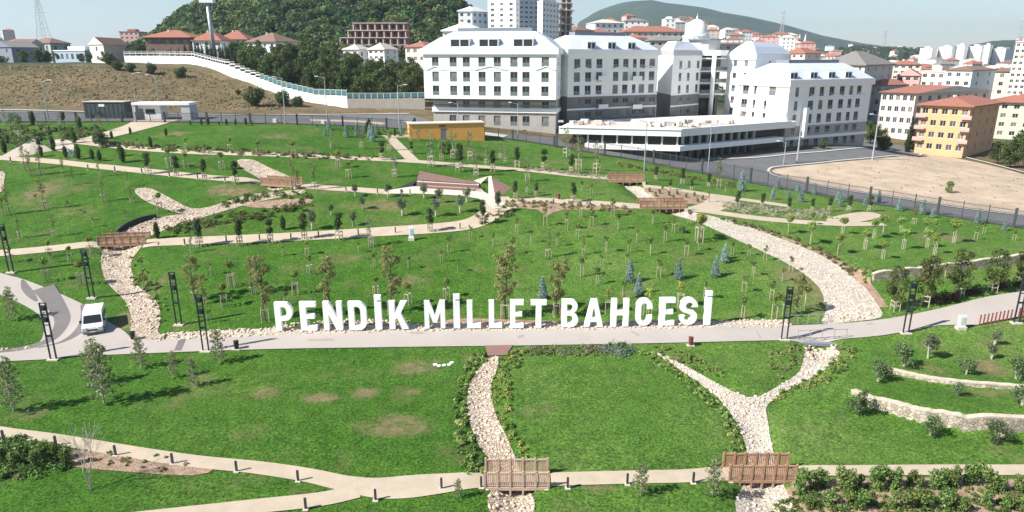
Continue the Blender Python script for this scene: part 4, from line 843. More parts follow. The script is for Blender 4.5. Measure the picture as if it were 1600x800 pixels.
hill_wall([(543, 168, 154, 176), (600, 167, 154, 176), (664, 165, 153, 176)], M['stone'], 'grey retaining wall with teal glass fence beside the white block', 1.4)

# ------------------------------------------------------------------ windows and facades
WCACHE = {}
def window_mesh(w_, h_, style):
    key = (round(w_, 2), round(h_, 2), style)
    if key in WCACHE: return WCACHE[key]
    f = MB(); t = .07; w2, hh = w_ / 2, h_
    fm = {'main': 'wframe', 'plain': 'wframewhite'}.get(style, 'wframewhite')
    f.box((-w2 + t / 2, 0, hh / 2), (t, .08, hh)); f.box((w2 - t / 2, 0, hh / 2), (t, .08, hh)); f.box((0, 0, t / 2), (w_ - 2 * t, .08, t)); f.box((0, 0, hh - t / 2), (w_ - 2 * t, .08, t))
    if w_ > 1.0: f.box((0, 0, hh / 2), (t * .8, .078, hh - 2 * t))
    if style == 'main' and h_ > 1.5: f.box((0, -.14, .45), (w_ - .02, .03, .85), mi=1)
    g = MB(); g.box((0, .02, hh / 2), (w_ - .1, .02, hh - .1))
    me_ = [g.mesh('pane', M[k]) for k in ('glass', 'glass', 'glass_curtain', 'glass', 'glass_blue')]
    WCACHE[key] = (f.mesh('window', [M[fm], M['rail']]), me_); return WCACHE[key]
def facade(mb, A, B, z0, z1, wins, mi=0, rev=.22):
    """wall from A to B (xy), outward normal to the right of A->B; wins = (u0,u1,z0,z1); returns the placements"""
    A, B = Vector(A[:2]), Vector(B[:2]); L = (B - A).length; d = (B - A) / L; nn = Vector((d.y, -d.x))
    wins = [w_ for w_ in wins if w_[0] > .05 and w_[1] < L - .05 and w_[2] > z0 + .02 and w_[3] < z1 - .02]
    us = sorted({0, L} | {round(w_[0], 4) for w_ in wins} | {round(w_[1], 4) for w_ in wins}); zs = sorted({z0, z1} | {round(w_[2], 4) for w_ in wins} | {round(w_[3], 4) for w_ in wins})
    def P(u, z, dp=0): q = A + d * u - nn * dp; return (q.x, q.y, z)
    for za, zc in zip(zs, zs[1:]):
        zm = (za + zc) / 2; run = None
        for ua, ub in zip(us, us[1:]):
            um = (ua + ub) / 2; hole = any(w_[0] < um < w_[1] and w_[2] < zm < w_[3] for w_ in wins)
            if hole:
                if run is not None: mb.face([P(run, za), P(ua, za), P(ua, zc), P(run, zc)], mi); run = None
            elif run is None: run = ua
        if run is not None: mb.face([P(run, za), P(L, za), P(L, zc), P(run, zc)], mi)
    out = []
    for u0, u1, a, b in wins:
        mb.face([P(u0, a), P(u0, a, rev), P(u0, b, rev), P(u0, b)], mi); mb.face([P(u1, a, rev), P(u1, a), P(u1, b), P(u1, b, rev)], mi)
        mb.face([P(u0, b), P(u0, b, rev), P(u1, b, rev), P(u1, b)], mi); mb.face([P(u0, a, rev), P(u0, a), P(u1, a), P(u1, a, rev)], mi)
        q = A + d * ((u0 + u1) / 2) - nn * (rev - .05); out.append((q.x, q.y, a, math.atan2(d.y, d.x), u1 - u0, b - a))
    return out
def add_windows(root, places, style, sub=False):
    for x, y, z, a, w_, h_ in places:
        f, g = window_mesh(w_, h_, style); o = link('window', f, root, Vector((x, y, z)) - root.location, a); link('pane', random.choice(g), o)
class Face:
    """vertical plane through two plan points, with lookups from the survey sheet"""
    def __init__(s, A, B): s.A = Vector(A[:2]); s.B = Vector(B[:2]); s.d = (s.B - s.A).normalized(); s.L = (s.B - s.A).length; s.n = Vector((s.d.y, -s.d.x))
    def uz(s, px, py):
        r = ray(px, py); o = s.A; t = (o.x * s.n.x + o.y * s.n.y) / (r[0] * s.n.x + r[1] * s.n.y); p = Vector((t * r[0], t * r[1])); return (p - s.A).dot(s.d), H + t * r[2]
    def at(s, u, out=0): return s.A + s.d * u + s.n * out
def P2(px, d, py=150): v = W(px, py, d); return Vector((v.x, v.y))
def rows_cols(f, cols, rows, refc, refr):
    """cols: (px, halfwidth m); rows: (py_top, py_bottom) read at column refc"""
    out = []
    for px, hw in cols:
        u = f.uz(px, refr)[0]
        for a, b in rows: out.append((u - hw, u + hw, f.uz(refc, b)[1], f.uz(refc, a)[1]))
    return out
def ring_roof(mb, rings, mi=0, mtop=None):
    for a, b in zip(rings, rings[1:]):
        n_ = len(a)
        for i in range(n_): j = (i + 1) % n_; mb.face([a[i], a[j], b[j], b[i]], mi)
    mb.face(rings[-1], mi if mtop is None else mtop)
def inset(q, e):
    """inset a 4-corner plan by e metres"""
    c = sum((Vector(p) for p in q), Vector((0, 0))) / 4; a = [Vector(p) for p in q]; out = []
    for i in range(4):
        p, nx_, pv = a[i], a[(i + 1) % 4], a[i - 1]; d1 = (nx_ - p).normalized(); d2 = (pv - p).normalized(); out.append(p + (d1 + d2) * e)
    return out
def mansard(root, quad, z, eave, rise, run, band=1.3, plat=True):
    mb = MB(); o = inset(quad, -eave); mb.prism([tuple(p) for p in o], z - band, z); part('parapet', mb, M['white'], root)
    mb = MB(); rg = []
    for e, hh in ((.35 - eave, .02), (run * .5, rise * .58), (run, rise)): rg.append([(*p, z + hh) for p in inset(quad, e)])
    ring_roof(mb, rg); part('roof', mb, M['roofwhite'], root)
    if plat:
        mb = MB(); mb.prism([tuple(p) for p in inset(quad, run + .8)], z + rise - .1, z + rise + .8); part('roof_platform', mb, M['slate'], root)
def dormer(root, f, u, z, w_=2.4, h_=1.35, back=2.6, setb=.25):
    mb = MB(); A = f.at(u - w_ / 2, -setb); B = f.at(u + w_ / 2, -setb); nn = f.n
    a0, b0 = (*A, z), (*B, z); a1, b1 = (*A, z + h_), (*B, z + h_); ab, bb = (*(A - nn * back), z + h_ + .1), (*(B - nn * back), z + h_ + .1)
    mb.face([a0, b0, b1, a1], 1); mb.face([a1, b1, bb, ab]); mb.face([a0, a1, ab]); mb.face([b0, bb, b1])
    c = f.at(u, -setb + .03); an = math.atan2(f.d.y, f.d.x)
    mb.box((*f.at(u - w_ / 2 + .1, -setb + .05), z + h_ / 2), (.2, .1, h_), an); mb.box((*f.at(u + w_ / 2 - .1, -setb + .05), z + h_ / 2), (.2, .1, h_), an); mb.box((*f.at(u, -setb + .05), z + h_ - .1), (w_ - .4, .1, .2), an); mb.box((*c, z + h_ / 2 - .1), (.25, .1, h_ - .2), an)
    part('dormer', mb, [M['roofwhite'], M['glass']], root)
def pediment(root, f, u0, u1, z, rise=.9):
    mb = MB(); um = (u0 + u1) / 2
    for a, b in (((u0, z), (um, z + rise)), ((um, z + rise), (u1, z))):
        p, q = f.at(a[0], .08), f.at(b[0], .08); mb.bar((*p, a[1]), (*q, b[1]), .16, .18)
    part('pediment', mb, M['white'], root)
def band(root, f, z, h_=.35, out=.12, m='white', name='string_course', u0=0, u1=None):
    mb = MB(); u1 = f.L if u1 is None else u1; c = f.at((u0 + u1) / 2, out / 2 - .003); mb.box((*c, z), (u1 - u0 + out, out, h_), math.atan2(f.d.y, f.d.x)); part(name, mb, M[m], root)
def back(q, f, L): return q - f.n * L

# Block A: bright white block
A0, A1 = P2(661, 150.5, 84), P2(869.5, 145, 84); fA = Face(A0, A1); DA = 16
zT = fA.uz(765, 75)[1]; zW = fA.uz(765, 155)[1]; zBand = fA.uz(765, 173)[1]
rA = thing('apartment_block', 'bright white five storey block at the left end of the complex', 'building', (*A0, zb(*A0)), group='joined blocks of the white complex')
quadA = [A0, A1, back(A1, fA, DA), back(A0, fA, DA)]
colsA = [(680, .75), (708, .8), (728.5, .8), (753, .8), (777, .8), (803, .8), (822, .8), (852, .8)]
wA = rows_cols(fA, colsA, [(89, 104), (112, 127.5), (134, 149)], 728, 97)
mb = MB(); pl = facade(mb, A0, A1, zW, zT - 1, wA)
sA = Face(A1, quadA[2]); ws = [(u, u + .8, a[2], a[3]) for u in (4, 8, 12) for a in wA[:3]]; pl += facade(mb, A1, quadA[2], zW, zT - 1, ws)
mb.face([(*quadA[2], zW), (*quadA[3], zW), (*quadA[3], zT - 1), (*quadA[2], zT - 1)]); mb.face([(*quadA[3], zW), (*A0, zW), (*A0, zT - 1), (*quadA[3], zT - 1)]); mb.face([(*p, zW) for p in reversed(quadA)])
part('upper_wall', mb, M['white'], rA)
g0, g1 = fA.at(1.3, -2.1), fA.at(fA.L - .2, -2.1); fg = Face(g0, g1); gq = [g0, g1, back(g1, fA, DA - 2.6), back(g0, fA, DA - 2.6)]
zg0 = zb(*g1) - 2
wg = rows_cols(fg, [(c, h) for c, h in colsA[:]], [(180, 195)], 728, 187) + rows_cols(fg, colsA, [(157.5, 168.5)], 728, 165) + rows_cols(fg, [(803, .4), (820, .4), (780, .4)], [(201, 208)], 728, 205)
mb = MB(); pl += facade(mb, g0, g1, zg0, zW, wg); pl += facade(mb, g1, gq[2], zg0, zW, [(u, u + .8, a, b) for u in (4, 8) for a, b in ((zBand - 2.6, zBand - .8), (zBand + .6, zW - .3))]); mb.face([(*gq[2], zg0), (*gq[3], zg0), (*gq[3], zW), (*gq[2], zW)]); mb.face([(*gq[3], zg0), (*g0, zg0), (*g0, zW), (*gq[3], zW)])
part('lower_wall', mb, M['stone'], rA); band(rA, fg, zBand, 1.0, .35); band(rA, fg, zBand + 1.0, .25, .05, 'stonedark', 'shade_band'); band(rA, fg, zW - .35, .5, .05, 'stonedark', 'shade_band')  # dark strips paint in the shadow under the overhanging upper floors
band(rA, Face(g1, gq[2]), zBand, 1.0, .3)
add_windows(rA, pl, 'main'); mansard(rA, quadA, zT, .5, 3.6, 5.5)
for px in (718, 763, 817): dormer(rA, fA, fA.uz(px, 72)[0], zT + .25, 4.4, 1.7, 3.2, .3)
for px0, px1 in ((667, 694), (742, 792), (838, 868)): pediment(rA, fA, fA.uz(px0, 108)[0], fA.uz(px1, 108)[0], fA.uz(765, 109)[1], .8)
band(rA, fA, fA.uz(765, 109.5)[1], .16, .06)
# Block B: shaded block
B0, B1 = P2(888, 152, 87), P2(1029, 165, 90); fB = Face(B0, B1); DB = 14; quadB = [B0, B1, back(B1, fB, DB), back(B0, fB, DB)]
rB = thing('apartment_block', 'shaded grey white block with balconies between the bright block and the dome', 'building', (*B0, zb(*B0)), group='joined blocks of the white complex')
zTB = fB.uz(888, 77)[1]; zWB = fB.uz(888, 151)[1]; zGB = fB.uz(888, 200)[1]
colsB = [(901.5, .85), (919, .85), (936, .85), (962, .8), (977, .8), (991, .55), (1003, .85), (1018, .85)]
wB = rows_cols(fB, colsB, [(92, 107), (113, 128), (134, 148.5)], 901, 120); wBl = rows_cols(fB, colsB, [(155, 169), (175, 189)], 901, 160)
mb = MB(); pl = facade(mb, B0, B1, zWB, zTB - 1, wB)
mb.face([(*B1, zWB), (*quadB[2], zWB), (*quadB[2], zTB - 1), (*B1, zTB - 1)]); mb.face([(*quadB[2], zWB), (*quadB[3], zWB), (*quadB[3], zTB - 1), (*quadB[2], zTB - 1)]); mb.face([(*quadB[3], zWB), (*B0, zWB), (*B0, zTB - 1), (*quadB[3], zTB - 1)])
part('upper_wall', mb, M['white'], rB); mb = MB(); pl += facade(mb, B0, B1, zGB - 3, zWB, wBl)
mb.face([(*B1, zGB - 3), (*quadB[2], zGB - 3), (*quadB[2], zWB), (*B1, zWB)]); mb.face([(*quadB[3], zGB - 3), (*B0, zGB - 3), (*B0, zWB), (*quadB[3], zWB)])
part('lower_wall', mb, M['stonedark'], rB); add_windows(rB, pl, 'main'); mansard(rB, quadB, zTB, .4, 3.2, 5)  # lower stone coloured darker than block A's, its shade put into the colour
band(rB, fB, zWB, .3); band(rB, fB, fB.uz(888, 171.5)[1], .4)
for px0, px1 in ((896, 924), (955, 985), (1005, 1027)): pediment(rB, fB, fB.uz(px0, 108)[0], fB.uz(px1, 108)[0], fB.uz(901, 109)[1], .7)
for px in (925, 957, 988): dormer(rB, fB, fB.uz(px, 75)[0], zTB + .25, 2.4, 1.4, 2.8, .3)
for px, py in ((938, 125), (991, 125), (938, 169), (991, 169)):
    u, z = fB.uz(px, py); mb = MB(); an = math.atan2(fB.d.y, fB.d.x); mb.box((*fB.at(u, .6), z), (2.8, 1.2, .18), an); mb.box((*fB.at(u, 1.17), z + .5), (2.8, .06, .85), an); part('balcony', mb, M['white'], rB)
band(rB, fB, fB.uz(888, 110.5)[1], .16, .06)
# Block C with round column and dome
C0, C1 = P2(1052, 166, 90), P2(1096, 175, 90); fC = Face(C0, C1); C9 = P2(1030, 178, 90)
E0, E1 = P2(1138, 177, 90), P2(1181, 167, 90); fE = Face(E0, E1); E2 = P2(1234, 186, 90)
rC = thing('apartment_block', 'shaded block with tall round column below the white dome', 'building', (*C0, zb(*C0)), group='joined blocks of the white complex')
zTC = fC.uz(1052, 78)[1]; zWC = fC.uz(1052, 148)[1]; zGC = fC.uz(1052, 186)[1]
colsC = [(1062.5, .65), (1075.5, .65), (1089.5, .65)]
wC = rows_cols(fC, colsC, [(95, 108), (114, 127), (133, 146)], 1062, 120); wCl = rows_cols(fC, colsC, [(152, 164), (171, 183)], 1062, 158)
mb = MB(); pl = facade(mb, C0, C1, zWC, zTC, wC); facade(mb, C9, C0, zWC, zTC, []); mb.face([(*C1, zWC), (*back(C1, fC, 14), zWC), (*back(C1, fC, 14), zTC), (*C1, zTC)])
part('upper_wall', mb, M['white'], rC); mb = MB(); pl += facade(mb, C0, C1, zGC - 3, zWC, wCl); facade(mb, C9, C0, zGC - 3, zWC, []); part('lower_wall', mb, M['stonedark'], rC); band(rC, fC, zWC, .3); band(rC, fC, fC.uz(1052, 166)[1], .35)
add_windows(rC, pl, 'main'); pediment(rC, fC, fC.uz(1070, 108)[0], fC.uz(1093, 108)[0], fC.uz(1062, 109)[1], .6)
# loggia between C and E
L0 = C1 + Vector((1.5, 5)); L1 = E0 + Vector((-1, 3)); fL = Face(L0, L1); mb = MB(); mb.face([(*L0, zGC - 3), (*L1, zGC - 3), (*L1, zTC), (*L0, zTC)]); part('loggia_wall', mb, M['greyw'], rC)
fl_ = Face(C1, E0)
for py in (90, 111, 130, 148):
    z = fC.uz(1062, py)[1] - .2; mb = MB(); mb.prism([tuple(C1), tuple(fl_.at(fl_.L * .5, 1.5)), tuple(E0), tuple(L1), tuple(L0)], z - .15, z + .15); part('balcony_slab', mb, M['white'], rC)
    if py > 100: mb = MB(); a, b = fl_.at(.2, .3), fl_.at(fl_.L * .5, 1.4); mb.bar((*a, z + .65), (*b, z + .65), .05, .9); a, b = fl_.at(fl_.L - .2, .2), b; mb.bar((*a, z + .65), (*b, z + .65), .05, .9); part('balcony_rail', mb, M['rail'], rC)
for u in (.25, .6):
    mb = MB(); q = fL.at(fL.L * u, .06)
    for py in (105, 126, 145): z = fC.uz(1062, py)[1]; mb.box((*q, z + .3), (2.2, .1, 2.2), math.atan2(fL.d.y, fL.d.x))
    mb.box((*q, zGC + 2.2), (2.6, .1, 4.5), math.atan2(fL.d.y, fL.d.x)); part('loggia_door', mb, M['glass'], rC)
mb = MB(); q = fl_.at(fl_.L * .36, 1.6); mb.lathe((*q, zGC - 1.5), [(.55, 0), (.55, zTC - zGC + 1)], 18); part('round_column', mb, M['white'], rC, True)
mb = MB(); mb.prism([tuple(C9), tuple(C0), tuple(C1), tuple(fl_.at(fl_.L * .5, 2.6)), tuple(E0), tuple(E0 + Vector((-2, 14))), tuple(C9 + Vector((6, 12)))], zTC - 1.3, zTC + .02); part('parapet', mb, M['white'], rC)
cr = [C9, C0 + Vector((0, .5)), C1 + Vector((-.3, .6)), C1 + Vector((-3, 15))]; mb = MB(); ring_roof(mb, [[(*p, zTC + .03) for p in cr], [(*p, zTC + 2.2) for p in inset(cr, 3.2)]]); part('roof', mb, M['roofwhite'], rC)
# drum pavilion
dq = W(1100, 80, 183); mb = MB(); mb.lathe((dq.x, dq.y, zTC), [(4.2, 0), (4.2, 2.6)], 12); part('pavilion', mb, M['greyw'], rC); mb = MB(); mb.lathe((dq.x, dq.y, zTC + 2.6), [(4.9, 0), (4.9, .25), (3.5, .5)], 12); part('pavilion_roof', mb, M['slate'], rC)
# dome building
dp = W(1087.5, 57, 196); zd = dp.z; px1_ = 196 / F
rD = thing('dome', 'white ribbed dome with arcaded drum and finial rising behind the complex', 'dome', (dp.x, dp.y, zd - 6))
mb = MB(); mb.lathe((dp.x, dp.y, zd - 9), [(4.4, 0), (4.4, 7.2)], 24); part('drum', mb, M['white'], rD, False)
mb = MB(); mb.lathe((dp.x, dp.y, zd - 1.9), [(4.7, 0), (4.7, .5), (3.7, .55), (3.7, 1.9), (3.9, 1.95), (3.9, 2.2), (3.3, 2.25)], 24); part('upper_drum', mb, M['white'], rD)
mb = MB()
for i in range(20): t = 2 * PI * i / 20; mb.box((dp.x + 4.42 * math.cos(t), dp.y + 4.42 * math.sin(t), zd - 3.4), (.12, .7, 1.7), t)
part('drum_windows', mb, M['glass'], rD); mb = MB()
for i in range(16): t = 2 * PI * i / 16; mb.box((dp.x + 3.72 * math.cos(t), dp.y + 3.72 * math.sin(t), zd - .7), (.1, .5, .8), t)
part('upper_windows', mb, M['wframe'], rD)
rr = 3.25; hd = 4.4; mb = MB(); mb.lathe((dp.x, dp.y, zd + .35), [(rr * math.cos(a) * 1.0, hd * math.sin(a)) for a in [i * PI / 2 / 10 for i in range(10)]] + [(.25, hd)], 28); part('shell', mb, M['white'], rD, True)
mb = MB(); mb.lathe((dp.x, dp.y, zd + .3 + hd), [(.3, 0), (.28, .35), (.1, .4), (.22, .7), (.05, .95), (.03, 1.6)], 10); part('finial', mb, M['white'], rD, True)
# Block E
rE = thing('apartment_block', 'white corner block right of the round column with sunlit left face', 'building', (*E0, zb(*E0)), group='joined blocks of the white complex')
zTE = fE.uz(1181, 84)[1]; zGE = zGC - 3; mb = MB(); colsE = [(1147, .75), (1164, .75)]; wE = rows_cols(fE, colsE, [(95, 104), (114, 123), (134, 144), (152, 163), (170, 181)], 1164, 120)
pl = facade(mb, E0, E1, zGE, zTE - 1, wE); fE2 = Face(E1, E2); pl += facade(mb, E1, E2, zGE, zTE - 1, rows_cols(fE2, [(1203, .7), (1222, .5)], [(95, 104), (114, 123)], 1203, 100))
part('wall', mb, M['white'], rE); add_windows(rE, pl, 'main'); mansard(rE, [E0, E1, E2, E2 - (E1 - E0)], zTE, .4, 3.0, 4.2, 1.4, False)
# Block F
F0, F1 = P2(1153, 168, 135), P2(1234, 155, 135); F2 = P2(1362, 169, 135); fF, fG = Face(F0, F1), Face(F1, F2); quadF = [F0, F1, F2, F2 - (F1 - F0)]
rF = thing('apartment_block', 'right hand white block with sunlit left wing, pediments and dark stone base', 'building', (*F1, zb(*F1)), group='joined blocks of the white complex')
zTF = fF.uz(1234, 125)[1]; zWF = fG.uz(1262, 194.5)[1]; zGF = fG.uz(1262, 240)[1] - 2
wF = rows_cols(fF, [(1165, .95), (1180, .4), (1207, 1.0)], [(135, 149.5)], 1207, 142) + rows_cols(fF, [(1162.5, .95), (1178, .4), (1195.5, .4)], [(155.5, 169.5), (175, 188)], 1180, 160)
mb = MB(); pl = facade(mb, F0, F1, zWF, zTF - 1, wF)
colsF = [(1246, .6), (1269, .95), (1284.5, .75), (1300, .9), (1316, .9), (1330, .7), (1342.5, .85)]
wG = rows_cols(fG, colsF, [(136, 150.5), (157, 171.5), (178, 192)], 1269, 142); pl += facade(mb, F1, F2, zWF, zTF - 1, wG)
mb.face([(*F2, zWF), (*quadF[3], zWF), (*quadF[3], zTF - 1), (*F2, zTF - 1)]); part('upper_wall', mb, M['white'], rF)
mb = MB(); wGl = rows_cols(fG, colsF, [(198, 208), (216.5, 228)], 1269, 142); pl += facade(mb, F1, F2, zGF, zWF, wGl); facade(mb, F0, F1, zGF, zWF, []); mb.face([(*F2, zGF), (*quadF[3], zGF), (*quadF[3], zWF), (*F2, zWF)]); part('lower_wall', mb, M['stone'], rF)
add_windows(rF, pl, 'main'); band(rF, fG, zWF, .4); band(rF, fG, fG.uz(1262, 214)[1], .7, .3); mansard(rF, quadF, zTF, .5, 3.6, 5.0, 1.5)
for px in (1242, 1273, 1301, 1327): dormer(rF, fG, fG.uz(px, 120)[0], zTF + .25, 2.5, 1.4, 2.8, .3)
for px0, px1 in ((1262, 1282), (1292, 1320), (1334, 1352)): pediment(rF, fG, fG.uz(px0, 152)[0], fG.uz(px1, 152)[0], fG.uz(1269, 153)[1], .8)
mb = MB(); u, z = fG.uz(1257, 168); mb.prism([tuple(fG.at(u - .9, 1.4)), tuple(fG.at(u + .1, 1.4)), tuple(fG.at(u + .1, .02)), tuple(fG.at(u - .9, .02))], fG.uz(1257, 214)[1], z); part('shaft', mb, M['white'], rF)
u, z = fF.uz(1225, 177); mb = MB(); mb.prism([tuple(fF.at(fF.L * .0 + 2, .9)), tuple(fF.at(fF.L + .3, .9)), tuple(fF.at(fF.L + .3, .02)), tuple(fF.at(2, .02))], z - .2, z + .1); part('ledge', mb, M['white'], rF)
band(rF, fG, fG.uz(1269, 154)[1], .16, .06); band(rF, fG, fG.uz(1269, 174.5)[1], .12, .05); band(rF, fF, fG.uz(1235, 152.5)[1], .12, .05)
# podium
K0, K1, K2 = P2(873, 143, 210), P2(1063, 138, 225), P2(1240, 156, 215); f1, f2 = Face(K0, K1), Face(K1, K2); zK = f1.uz(1063, 201.5)[1]
rK = thing('podium', 'long low white podium with dark glazed shopfronts below the blocks', 'building', (*K1, zb(*K1)))
z1 = f1.uz(1063, 213.5)[1]; z2 = f1.uz(1063, 228.5)[1]; z3 = f1.uz(1063, 236.6)[1]; z4 = f1.uz(1063, 256)[1] - 2
bk = [K0 + Vector((1, 9)), K2 + Vector((-3, 22)), P2(1100, 172, 190)]
plan = [K0, K1, K2, K2 + Vector((-6, 20)), P2(1030, 168, 190), B0 + Vector((1, .3))]
mb = MB(); mb.prism([tuple(p) for p in plan], z1, zK - .25); mb.face([(*K0, zK), (*K1, zK), (*(K1 + Vector((-.1, .5))), zK), (*(K0 + Vector((0, .5))), zK)]); part('roof_slab', mb, M['white'], rK)
mb = MB(); mb.bar((*K0, zK - .12), (*K1, zK - .12), .4, .3); mb.bar((*K1, zK - .12), (*K2, zK - .12), .4, .3); part('roof_kerb', mb, M['white'], rK)
pin = [f1.at(4, -2.4), f1.at(f1.L - .5, -2.4) , f2.at(f2.L - 2, -2.4), plan[3], plan[4], plan[5]]
mb = MB(); mb.prism([tuple(p) for p in pin], z4, z1 - .003); part('glazed_wall', mb, M['glass'], rK)
pm = [f1.at(5.5, -.0), K1, f2.at(f2.L - 3.5, 0), f2.at(f2.L - 3.5, -6), f1.at(5.5, -6)]
mb = MB(); mb.prism([tuple(p) for p in pm], z3, z2); part('floor_slab', mb, M['white'], rK)
n_ = 0
for f, us in ((f1, [6 + i * 3.05 for i in range(7)]), (f2, [2.2 + i * 2.4 for i in range(10)])):
    for u in us:
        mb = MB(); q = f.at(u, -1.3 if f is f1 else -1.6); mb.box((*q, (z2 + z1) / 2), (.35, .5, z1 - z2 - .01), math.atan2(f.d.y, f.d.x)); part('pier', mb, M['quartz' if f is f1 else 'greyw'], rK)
        mb = MB(); q = f.at(u, -1.7); mb.box((*q, (z4 + z3) / 2), (.3, .4, z3 - z4 - .01), math.atan2(f.d.y, f.d.x)); part('pier', mb, M['stonedark'], rK)
mb = MB(); mb.prism([tuple(p) for p in (f1.at(1, -3), f1.at(f1.L - 1, -2.5), f2.at(f2.L - 4, -3), f2.at(f2.L - 5, -8), plan[4] + Vector((2, -4)), f1.at(4, -9))], zK - .247, zK - .19); part('roof_screed', mb, M['conc'], rK)
for px, py, w_, l_ in ((905, 193, 9, 3), (935, 193, 7, 3), (1010, 196, 6, 2), (1045, 195, 5, 2), (1090, 193, 9, 2.5), (1125, 192, 8, 2), (1075, 197, 5, 1.5)):
    q = W(px, py, (H - zK) / -ray(px, py)[2]); mb = MB()
    for i in range(7): mb.box((q.x + random.uniform(-.5, .5) * w_, q.y + random.uniform(-.5, .5) * l_, zK + random.uniform(0, .5)), (random.uniform(.6, 2), random.uniform(.4, 1.2), random.uniform(.3, 1.0)), random.uniform(0, 3))
    o = thing('material_pile', None, 'building materials', (q.x, q.y, zK), group='piles of building materials on the podium roof'); part('blocks', mb, M[random.choice(['conc', 'greyw', 'quartz'])], o); o['label'] = f'low pile of building materials on the podium roof, {ordn(n_)} from left in view'; n_ += 1

# ------------------------------------------------------------------ other buildings
def house(px0, px1, ye, yb, d0, d1, depth, storeys, cols, wall, roof, rk, label, name='apartment_house', side_cols=2, roof_rise=2.2, eave=.5, sink=6, gable=False, bands=False, balc=0, group=None, side=None, d2=None):
    """front face between two pixel columns at two distances; ye eave line, yb ground line"""
    A, B = P2(px0, d0, ye), P2(px1, d1, ye); f = Face(A, B); zt = f.uz(px0, ye)[1]; z0 = f.uz(px0, yb)[1]; fh = (zt - z0) / storeys
    q = [A, B, back(B, f, depth), back(A, f, depth)]
    if side: # second visible face follows the given pixel column
        C = P2(side[0], side[1], ye); q = [A, B, C, A + (C - B)] if side[0] > px1 else [C + (A - B) * 0 + Vector((0, 0)), A, B, B + (C - A)]
        if side[0] < px0: q = [A, B, B + (C - A), C]
    r = thing(name, label, 'building', (*A, z0), group=group); mb = MB(); pl = []
    for k, (a, b) in enumerate(zip(q, q[1:] + q[:1])):
        L = (b - a).length; nc = cols if k == 0 else (side_cols if k in (1, 3) else 0); wn = []
        for i in range(nc):
            u = L * (i + .5) / nc; w_ = min(.75, L / nc * .3)
            for s_ in range(storeys): wn.append((u - w_, u + w_, z0 + fh * (s_ + .3), z0 + fh * (s_ + .78)))
        cen = (a + b) / 2; dd = (b - a); vis = (dd.y * (0 - cen.x) + -dd.x * (0 - cen.y)) > 0
        if not vis: wn = []
        pl += facade(mb, a, b, z0 - sink, zt, wn)
    part('wall', mb, M[wall], r)
    if bands:
        mb = MB()
        for s_ in range(1, storeys): mb.prism([tuple(p) for p in inset(q, -.08)], z0 + fh * s_ - .12, z0 + fh * s_ + .12)
        part('floor_band', mb, M['wframewhite'], r)
    add_windows(r, pl[:95], 'plain')
    for i in range(balc):
        u = f.L * (.04 if i % 2 == 0 else .96)
        for s_ in range(1, storeys):
            mb = MB(); an = math.atan2(f.d.y, f.d.x); mb.box((*f.at(u, .5), z0 + fh * s_), (2.4, 1.1, .2), an); mb.box((*f.at(u, 1.0), z0 + fh * s_ + .55), (2.4, .1, .8), an); part('balcony', mb, M['pink' if wall == 'orange' else 'wframewhite'], r)
    mb = MB()
    if roof == 'flat':
        mb.prism([tuple(p) for p in inset(q, -.25)], zt, zt + .5); mb.prism([tuple(p) for p in inset(q, min(depth, f.L) * .3)], zt + .5, zt + 2.2); part('roof', mb, M[rk], r)
    elif roof == 'hip':
        o = inset(q, -eave); L1_ = (q[1] - q[0]).length; L2_ = (q[2] - q[1]).length; e = min(L1_, L2_) / 2 * .97
        ring_roof(mb, [[(*p, zt) for p in o], [(*p, zt + .25) for p in o], [(*p, zt + roof_rise) for p in inset(q, e)]]); mb.face([(*p, zt) for p in reversed(o)]); part('roof', mb, M[rk], r)
        mb = MB(); c = q[0].lerp(q[2], .4); mb.box((*c, zt + roof_rise * .8), (.7, .7, 1.4)); part('chimney', mb, M['cream'], r)
    elif roof == 'gable':
        o = inset(q, -eave); m0, m1 = (o[0] + o[3]) / 2, (o[1] + o[2]) / 2
        if gable: m0, m1 = (o[0] + o[1]) / 2, (o[2] + o[3]) / 2
        a, b, c, d = [(*p, zt) for p in o]; r0, r1 = (*m0, zt + roof_rise), (*m1, zt + roof_rise)
        if not gable: mb.face([a, b, r1, r0]); mb.face([c, d, r0, r1]); mb.face([b, c, r1], 1); mb.face([d, a, r0], 1)
        else: mb.face([b, c, r1, r0]); mb.face([d, a, r0, r1]); mb.face([a, b, r0], 1); mb.face([c, d, r1], 1)
        mb.face([d, c, b, a]); part('roof', mb, [M[rk], M[wall]], r)
    return r
# right side neighbours
house(1440, 1518, 164, 237, 186, 178, 12, 4, 5, 'orange', 'hip', 'redroof', 'orange four storey apartment house with red roof and pink balconies', side=(1562, 194), side_cols=4, balc=2, roof_rise=2.2, eave=1.0)
house(1378, 1432, 144, 212, 214, 207, 12, 4, 5, 'cream', 'gable', 'redroof', 'long pale house with low red roof behind the orange one', side=(1546, 222), side_cols=8, roof_rise=2.0, eave=.9)
house(1562, 1640, 160, 215, 215, 209, 12, 4, 4, 'green', 'hip', 'redroof', 'pale green house with red roof at the right edge', roof_rise=2.6, eave=.9)
house(1358, 1378, 133, 185, 250, 245, 12, 3, 2, 'greyw', 'hip', 'redroof', 'grey house with red roof showing right of the stone based block')
house(1284, 1352, 101, 150, 262, 236, 14, 4, 5, 'cream', 'hip', 'greyroof', 'large cream block with dark grey hipped roof', side=(1396, 262), side_cols=4, roof_rise=5, eave=1.2)
house(1225, 1258, 84, 110, 300, 290, 14, 3, 3, 'cream', 'hip', 'redroof', 'cream house with orange red roof behind the white complex', side=(1283, 305), roof_rise=2.5)
house(1402, 1438, 118, 150, 262, 258, 12, 3, 3, 'pink', 'gable', 'redroof', 'pink house with arched gable roof', gable=True, roof_rise=2.6)
